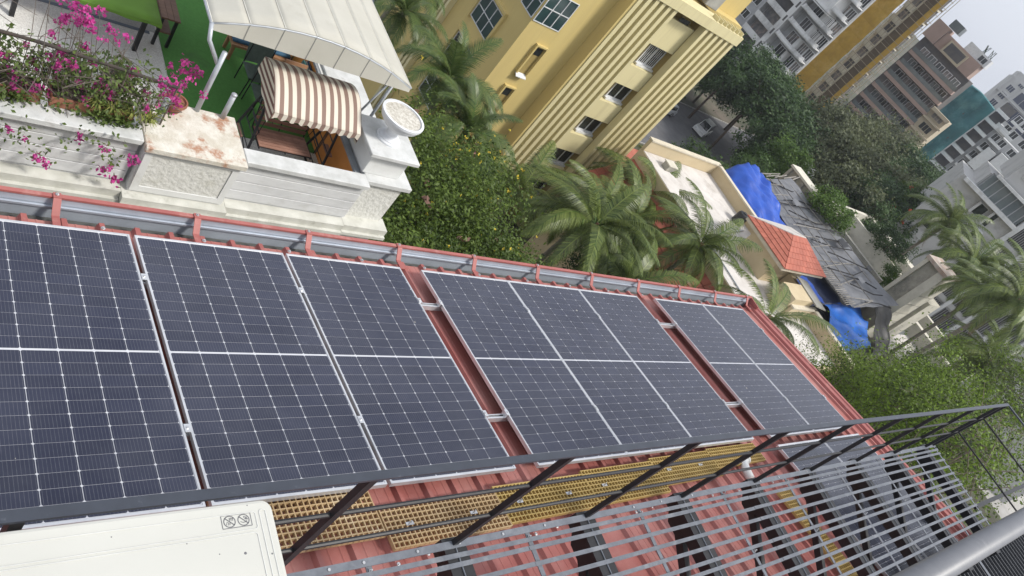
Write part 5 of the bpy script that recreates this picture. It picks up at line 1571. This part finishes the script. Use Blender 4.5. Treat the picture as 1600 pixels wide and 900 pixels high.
for i, (pos, rad, k, lab) in enumerate(FT):
    x, y, z = pos
    t = thing('broad_tree', lab, 'tree', (x, y, GZ0), group='broad trees in the distance')
    put('crown', protos[k][0], t, T((x, y, z)) @ Matrix.Rotation(i * 1.3, 4, 'Z') @ Matrix.Diagonal((rad * (1 + .12 * math.sin(i)), rad, rad * (.95 + .15 * math.cos(i * 2)), 1)))
    limbs(t, (x, y, GZ0), (x, y, z + rad * .2), [Vector(q) * rad * .8 + Vector((x, y, z)) for q in protos[k][1]], .22, bark_m, 4, i)
    if 'red blossoms' in lab:
        blossoms(t, protos[k][1] * rad, pos, rad, 22, mat('flame_red_blossom', (.62, .10, .04), .7), 'blossom', .22, 5)
# --- palms
def frond_mesh(L, droop, nl, width, seed, m, wob=.0, lw=.045, hang=.55, lift=.55):
    r = np.random.default_rng(seed)
    t = np.linspace(0, 1, 16)
    ang = lift - droop * t ** 1.25
    dx = np.cos(ang) * L / 15; dz = np.sin(ang) * L / 15
    X = np.concatenate([[0], np.cumsum(dx[:-1])]); Z = np.concatenate([[0], np.cumsum(dz[:-1])])
    Yw = wob * np.sin(t * 2.2)
    Q, tint = [], []
    for s in (-1, 1):
        for i in range(nl):
            tt = .10 + .90 * (i + r.uniform(-.2, .2)) / nl
            tt = min(.995, max(.06, tt))
            p = np.array([np.interp(tt, t, X), np.interp(tt, t, Yw), np.interp(tt, t, Z)])
            a = np.interp(tt, t, ang)
            fw = np.array([math.cos(a), 0, math.sin(a)])
            ll = width * (math.sin(PI * min(1, .18 + .80 * tt)) ** .7) * r.uniform(.85, 1.12)
            side = np.array([0, s, 0.])
            d1 = fw * (.45 + .5 * tt) + side * (1 - .35 * tt) + np.array([0, 0, .18 - hang * .3])
            d1 /= np.linalg.norm(d1)
            d2 = d1 + np.array([0, 0, -hang * r.uniform(.7, 1.3)]); d2 /= np.linalg.norm(d2)
            w = fw * lw * .5 * r.uniform(.7, 1.4)
            p1 = p + d1 * ll * .5; p2 = p1 + d2 * ll * .5
            tv = np.clip(.5 + r.normal(0, .2), 0, 1)
            Q.append([p - w, p + w, p1 + w * 1.1, p1 - w * 1.1]); tint.append(tv)
            Q.append([p1 - w * 1.1, p1 + w * 1.1, p2 + w * .15, p2 - w * .15]); tint.append(tv)
    rw = .035 * L / 4
    for i in range(15):
        a0 = np.array([X[i], Yw[i], Z[i]]); a1 = np.array([X[i + 1], Yw[i + 1], Z[i + 1]])
        k0, k1 = rw * (1.1 - i / 15), rw * (1.1 - (i + 1) / 15)
        up = np.array([0, 0, .012])
        Q.append([a0 + [0, -k0, 0] + up, a0 + [0, k0, 0] + up, a1 + [0, k1, 0] + up, a1 + [0, -k1, 0] + up]); tint.append(.97)
        Q.append([a0 + [0, k0, 0] - up * 2, a0 + [0, -k0, 0] - up * 2, a1 + [0, -k1, 0] - up * 2, a1 + [0, k1, 0] - up * 2]); tint.append(.9)
    return quads_mesh('frond', np.array(Q), np.array(tint), m)
palm_m = leaf_mat('coconut_frond', (.020, .050, .012), (.080, .150, .032), extra=((.95, (.22, .27, .07)),), trans=.22, rough=.4)
royal_m = leaf_mat('royal_palm_frond', (.022, .060, .016), (.080, .155, .042), extra=((.93, (.14, .18, .05)),), trans=.25, rough=.4)
nutbrown_m = mat('palm_crown_fibre', (.16, .09, .05), .9)
COCO = [frond_mesh(4.6, d, 88, 1.0, 300 + k, palm_m, w, .036, h, l) for k, (d, w, h, l) in enumerate(((1.3, .3, .8, .6), (1.7, -.4, 1.0, .4), (1.9, .5, 1.2, .15), (1.4, -.2, .8, .9), (1.8, .2, 1.3, -.15)))]
ROY = [frond_mesh(2.8, d, 80, .66, 330 + k, royal_m, w, .026, h, l) for k, (d, w, h, l) in enumerate(((1.5, .2, .35, .95), (2.0, -.3, .5, .75), (2.4, .3, .6, .4), (1.2, 0, .3, 1.25)))]
DEAD = frond_mesh(3.6, 1.2, 40, .6, 390, mat('dry_frond', (.24, .16, .08), .9, (.17, .11, .06), 6), .2, .03, 1.4, .0)
trunk_m = mat('palm_trunk', (.26, .23, .19), .9, (.17, .15, .12), 3, stretch=(1, 1, 6), bump=.4, bscale=10)
def palm(name, label, pos, scale, protos_, n, seed, group, tr=.16, shaft=False):
    rr = random.Random(seed)
    x, y, z = pos
    t = thing(name, label, 'palm tree', (x, y, GZ0), group=group)
    pts, rs = [], []
    bend = Vector((rr.uniform(-.8, .8), rr.uniform(-.8, .8), 0))
    for i in range(9):
        f = i / 8
        pts.append(Vector((x, y, GZ0 + (z - GZ0) * f)) + bend * math.sin(PI * f) * .7)
        rs.append(tr * (1.25 - .45 * f))
    MB().tube(pts, rs, 10).build('trunk', trunk_m, t, True)
    if shaft:
        MB().tube([(x, y, z - 1.1 * scale), (x, y, z - .3 * scale), (x, y, z + .1)], [tr * .9, tr * .8, tr * .4], 10).build('crownshaft', mat('green_crownshaft', (.10, .17, .05), .6), t, True)
    else:
        for k in range(6):
            a = rr.uniform(0, 6.28)
            MB().lathe([(.02, -.16), (.10, -.10), (.125, 0), (.10, .10), (.02, .15)], (x + .28 * math.cos(a), y + .28 * math.sin(a), z - .25 - rr.uniform(0, .2)), 8).build('coconut', mat('green_coconut', (.16, .17, .05), .6), t, True)
        MB().tube([(x, y, z - .35), (x, y, z + .25)], [tr * 1.2, tr * .5], 8).build('crown_heart', nutbrown_m, t, True)
    for k in range(n):
        a = k * 2.399963 + rr.uniform(-.25, .25)
        young = k / n
        me = protos_[(0, 1, 2, 4, 1, 2, 0, 3)[k % 8] if len(protos_) == 5 else (1, 2, 0, 1, 2, 0)[k % 6]]
        pit = -.55 * (1 - young) * rr.uniform(.4, 1.3) + .3 * young
        if young > .85:
            me = protos_[3]
        if not shaft and k in (3, 8):
            me = DEAD
            pit = -1.15
        M = T((x, y, z)) @ Matrix.Rotation(a, 4, 'Z') @ Matrix.Rotation(-pit, 4, 'Y') @ Matrix.Rotation(rr.uniform(-.35, .35), 4, 'X') @ Matrix.Scale(scale * rr.uniform(.85, 1.1), 4)
        put('frond', me, t, M)
    return t
gc = 'coconut palms between the roofs'
palm('coconut_palm', 'large coconut palm right behind the gutter, its fronds hanging before the yellow block', (26.9, 14.8, -11.7), 1.0, COCO, 32, 1, gc)
palm('coconut_palm', 'coconut palm higher up beside the white flat roof', (40.0, 22.0, -14.2), 1.08, COCO, 32, 2, gc)
palm('coconut_palm', 'dark coconut palm in front of the red tiled skirt roof', (35.9, 14.6, -11.3), .92, COCO, 30, 3, gc)
palm('coconut_palm', 'coconut palm behind the flowering trees, left of the fins', (26.0, 19.2, -14.2), .85, COCO, 26, 4, gc)
palm('coconut_palm', 'second palm crown beside the large one, below the fins', (31.0, 18.0, -13.2), .9, COCO, 26, 14, gc)
palm('coconut_palm', 'low coconut palm filling the gap below the large crown', (29.6, 12.6, -13.4), .95, COCO, 28, 31, gc)
palm('coconut_palm', 'coconut palm between the fins and the white flat roof', (35.4, 18.8, -14.0), .95, COCO, 28, 32, gc)
palm('young_palm', 'young palm with upright fronds just past the red verge', (32.5, 7.6, -9.0), .78, COCO, 20, 5, None)
palm('young_palm', 'small leafy palm lower down along the red verge', (31.4, 5.0, -9.6), .40, COCO, 12, 15, None)
gr_ = 'coconut palms before the grey building'
palm('coconut_palm', 'coconut palm before the grey windows, upper of the right group', (74.0, 18.5, -5.4), 1.05, COCO, 28, 6, gr_)
palm('coconut_palm', 'broad coconut palm beside the pale stair tower', (70.0, 13.4, -5.6), 1.1, COCO, 30, 7, gr_)
palm('coconut_palm', 'coconut palm at the right picture edge', (54.8, 6.2, -3.0), 1.0, COCO, 30, 8, gr_)
palm('coconut_palm', 'coconut palm between the two largest of the right group', (63.8, 9.6, -5.4), .9, COCO, 26, 9, gr_)
palm('coconut_palm', 'low coconut palm at the right edge under the tallest one', (60.0, 4.6, -7.6), .95, COCO, 24, 41, gr_)
palm('coconut_palm', 'coconut palm below the broad one beside the pale stair tower', (71.0, 6.6, -9.4), .95, COCO, 24, 42, gr_)
palm('coconut_palm', 'small coconut palm in the distant wood', (92, 31.0, -9.6), .8, COCO, 14, 10, None)
gq = 'royal palms beside the terrace'
palm('royal_palm', 'royal palm beside the canopy edge, highest in the picture', (15.6, 21.6, -8.4), .95, ROY, 20, 21, gq, .14, True)
palm('royal_palm', 'royal palm between urn and yellow block, middle of the row', (16.0, 17.4, -8.2), 1.0, ROY, 22, 22, gq, .14, True)
palm('royal_palm', 'royal palm drooping over the slot windows, right of the urn', (16.2, 15.0, -8.6), .95, ROY, 20, 23, gq, .14, True)
palm('royal_palm', 'dark royal palm behind the pedestal slab', (14.0, 13.6, -9.4), .8, ROY, 18, 24, gq, .13, True)
palm('royal_palm', 'royal palm cut by the upper picture edge above the canopy', (17.4, 25.2, -8.6), .95, ROY, 20, 25, gq, .14, True)
# --- bougainvillea along the terrace parapet
bg_leaf = leaf_mat('bougainvillea_leaf', (.05, .085, .02), (.15, .21, .05), nscale=2)
bract_m = mat('magenta_bract', (.58, .075, .33), .7, (.46, .045, .25), 9, rnd=.25, trans=.3)
vine_m = mat('thorny_vine', (.15, .125, .105), .9, (.09, .075, .06), 8)
terra_m = mat('terracotta', (.34, .15, .09), .9, (.26, .11, .07), 4)
bo = thing('bougainvillea', 'bougainvillea with magenta bracts sprawling over the white parapet', 'shrub', (.4, 5.2, TC))
rr = random.Random(5)
for k in range(95):
    x = rr.uniform(-1.6, 2.0)
    a = rr.uniform(-1.3, 1.3)
    p0 = Vector((x, rr.uniform(5.05, 5.35), TC + .12))
    h = rr.uniform(.25, .95)
    p1 = p0 + Vector((rr.uniform(-.3, .3), rr.uniform(-.25, .3), h * .7))
    p2 = p1 + Vector((rr.uniform(-.5, .5), rr.uniform(-.4, .5), rr.uniform(-.2, .3)))
    p3 = p2 + Vector((rr.uniform(-.35, .35), rr.uniform(-.35, .3), rr.uniform(-.35, .1)))
    MB().tube([p0, p1, p2, p3], [.007, .006, .005, .003], 5).build('stem', vine_m, bo)
def sprig(centre, n, seed, spread, m=bg_leaf, size=.032):
    r = np.random.default_rng(seed)
    P = np.array(centre) + r.normal(0, 1, (n, 3)) * np.array(spread)
    return leaves(P, np.tile([0, -.4, .6], (n, 1)), size, .6, r), np.clip(r.normal(.5, .25, n), 0, 1)
Vs, Ts = [], []
for k in range(60):
    c = (rr.uniform(-1.5, 2.0), rr.uniform(5.0, 5.5), TC + rr.uniform(.1, .85) ** 1.2)
    V, t_ = sprig(c, 85 if c[2] < TC + .5 else 30, 500 + k, (.17, .14, .12))
    Vs.append(V); Ts.append(t_)
for k in range(26):
    c = (rr.uniform(-1.5, 1.6), rr.uniform(4.92, 5.04), TC + rr.uniform(.05, .2))
    V, t_ = sprig(c, 40, 1500 + k, (.13, .05, .06)); Vs.append(V); Ts.append(t_)
for c in ((.55, 4.66, -3.75), (.30, 4.68, -3.55), (1.35, 4.64, -3.7), (.85, 4.70, -3.45), (-.05, 4.66, -3.8), (1.25, 4.7, -3.4), (0.05, 4.7, -3.5)):
    V, t_ = sprig(c, 26, int(900 + c[0] * 100), (.10, .04, .14)); Vs.append(V); Ts.append(t_)
put('foliage', quads_mesh('foliage', np.concatenate(Vs), np.concatenate(Ts), bg_leaf), bo)
def bract_mesh(seed):
    r = np.random.default_rng(seed)
    q = MB()
    for j in range(22):
        p = r.normal(0, .027, 3); a = r.normal(0, 1, 3); a /= np.linalg.norm(a); b = np.cross(a, r.normal(0, 1, 3)); b /= np.linalg.norm(b)
        s = r.uniform(.018, .030)
        q.add([p - a * s, p + b * s * .8, p + a * s, p - b * s * .8], [(0, 1, 2, 3)])
    return q.mesh('flower_cluster', bract_m)
BR = [bract_mesh(700 + k) for k in range(5)]
spots = [(rr.uniform(-1.5, 1.95), rr.uniform(4.95, 5.55), TC + rr.uniform(.15, .8)) for _ in range(62)]
spots += [(.9 + rr.gauss(0, .28), 5.75 + rr.gauss(0, .12), TC + 1.0 + rr.gauss(0, .13)) for _ in range(26)]
spots += [(2.30 + rr.gauss(0, .14), 5.80 + rr.gauss(0, .12), TC + .55 + rr.gauss(0, .16)) for _ in range(10)]
spots += [(2.06 + rr.gauss(0, .08), 5.45 + rr.gauss(0, .1), TC + .25 + rr.gauss(0, .2)) for _ in range(16)]
spots += [(.55, 4.62, -3.92), (.48, 4.63, -3.86), (.62, 4.6, -3.95), (.30, 4.64, -3.6), (1.36, 4.6, -3.78), (1.50, 4.6, -4.02), (1.44, 4.6, -4.0), (1.22, 4.64, -3.5), (-.05, 4.62, -3.95), (1.62, 4.64, -3.62), (.9, 4.66, -3.42), (.1, 4.66, -3.5), (1.3, 4.63, -3.9)]
for k, p in enumerate(spots):
    put('flower_cluster', BR[k % 5], bo, T(p) @ Matrix.Rotation(k * 1.7, 4, 'Z') @ Matrix.Scale(rr.uniform(.75, 1.35), 4))
for k in range(22):
    a = spots[62 + k]
    MB().tube([(a[0] + rr.uniform(-.2, .2), 5.35, TC + .2), (a[0] + rr.uniform(-.1, .1), 5.5, TC + .7), a], [.006, .005, .003], 5).build('stem', vine_m, bo)
# trellis rail and planters
tr2 = thing('trellis_rail', 'rusty dark iron rail above the planters, wound with vines', 'rail', (.4, 5.22, TC))
MB().tube([(-2.5, 5.22, -2.40), (.3, 5.21, -2.46), (1.98, 5.20, -2.60)], .024, 8).build('top_bar', mat('rusty_iron', (.035, .032, .03), .8, (.06, .045, .035), 8), tr2)
for x in (-1.4, -.45, .42, 1.28, 1.95):
    MB().tube([(x, 5.16, TC), (x + .03, 5.21, -2.48)], .013, 6).build('upright', vine_m, tr2)
for k, (x0, x1, l) in enumerate(((-1.5, -.6, 'terracotta trough at the left picture edge under the bougainvillea'), (-.5, .42, 'terracotta trough in the middle of the parapet under the vines'), (.52, 1.55, 'terracotta trough next to the stucco pillar'))):
    p = thing('planter_trough', l, 'planter', ((x0 + x1) / 2, 5.18, TC), group='terracotta troughs on the parapet')
    bevel(bx(x0, x1, 5.04, 5.34, TC + .002, TC + .17).build('trough', terra_m, p), .01)
    bx(x0 + .02, x1 - .02, 5.06, 5.32, TC + .171, TC + .176).build('soil', mat('dark_soil', (.06, .045, .035), .95), p)
# spider-plant like grass on the coping
sp = thing('striped_grass_plant', 'tuft of yellow green striped grass beside the stucco pillar', 'plant', (1.5, 5.0, TC))
r = np.random.default_rng(3)
Q, tn = [], []
for c in ((1.25, 5.02), (1.5, 5.0), (1.66, 4.95), (1.72, 4.98), (1.05, 5.05)):
    for k in range(34):
        a, l = r.uniform(0, 6.28), r.uniform(.12, .26)
        d = np.array([math.cos(a), math.sin(a), 0]); w = np.array([-d[1], d[0], 0]) * .008
        p0 = np.array([c[0], c[1], TC + .15]); p1 = p0 + d * l * .45 + [0, 0, l * .7]; p2 = p1 + d * l * .5 + [0, 0, -l * .2]
        Q += [[p0 - w, p0 + w, p1 + w, p1 - w], [p1 - w, p1 + w, p2 + w * .1, p2 - w * .1]]; tn += [r.uniform(.2, 1)] * 2
put('blades', quads_mesh('blades', np.array(Q), np.array(tn), leaf_mat('striped_blade', (.10, .16, .03), (.42, .42, .12))), sp)
# flower pot with the bougainvillea standard on the pillar
pp = thing('flower_pot', 'round terracotta pot on the stucco pillar beneath bougainvillea blooms', 'pot', (2.18, 5.60, TC + .004))
MB().lathe([(.10, 0), (.16, .16), (.175, .16), (.175, .20), (.15, .20), (.14, .17), (.02, .17)], (2.18, 5.56, TC + .0045), 20).build('pot', terra_m, pp)
MB().tube([(2.18, 5.56, TC + .17), (2.22, 5.62, TC + .36), (2.30, 5.76, TC + .5)], [.018, .013, .008], 6).build('stem', vine_m, pp)
for k, (x, y, l) in enumerate(((1.15, 6.7, 'grey round pot standing on the terrace floor behind the vines, left'), (1.75, 6.85, 'grey round pot standing on the terrace floor behind the vines, right'))):
    p = thing('floor_pot', l, 'pot', (x, y, TF), group='pots on the terrace floor')
    MB().lathe([(.14, 0), (.22, .3), (.24, .3), (.24, .35), (.2, .35), (.19, .31), (.02, .31)], (x, y, TF), 20).build('pot', mat('grey_clay_pot', (.25, .23, .21), .9), p)
    V, t_ = sprig((x, y, TF + .5), 160, 40 + k, (.14, .14, .12), size=.05)
    put('foliage', quads_mesh('foliage', V, t_, bg_leaf), p)
# climbers on the ruined walls
for k, (pos, rad, l) in enumerate((((76.8, 9.5, -13.2), 1.2, 'creeper with red blossoms on the walled terrace'), ((67.0, 13.6, -11.8), 1.1, 'creeper climbing the front of the pale stair tower'))):
    x, y, z = pos
    t = thing('creeper', l, 'creeper', (x, y, z - 1))
    V, tt_, c = crown(610 + k, rad * .7, rad * 1.3, rad, 20, 900, .12, .55, .25, .3)
    put('foliage', quads_mesh('foliage', V, tt_, green_b), t, T(pos))
# ================================================================== thin haze in the air
hz = bpy.data.materials.new('thin_haze')
hz.use_nodes = True
hn = hz.node_tree
hn.nodes.clear()
ho = hn.nodes.new('ShaderNodeOutputMaterial')
hv = hn.nodes.new('ShaderNodeVolumePrincipled')
hv.inputs['Color'].default_value = (0.88, 0.92, 1.0, 1)
hv.inputs['Density'].default_value = 0.0003
hv.inputs['Anisotropy'].default_value = 0.2
hn.links.new(hv.outputs[0], ho.inputs['Volume'])
kind(bx(-40, 320, -90, 200, GZ0 - 1.5, 30).build('haze', hz), 'stuff')
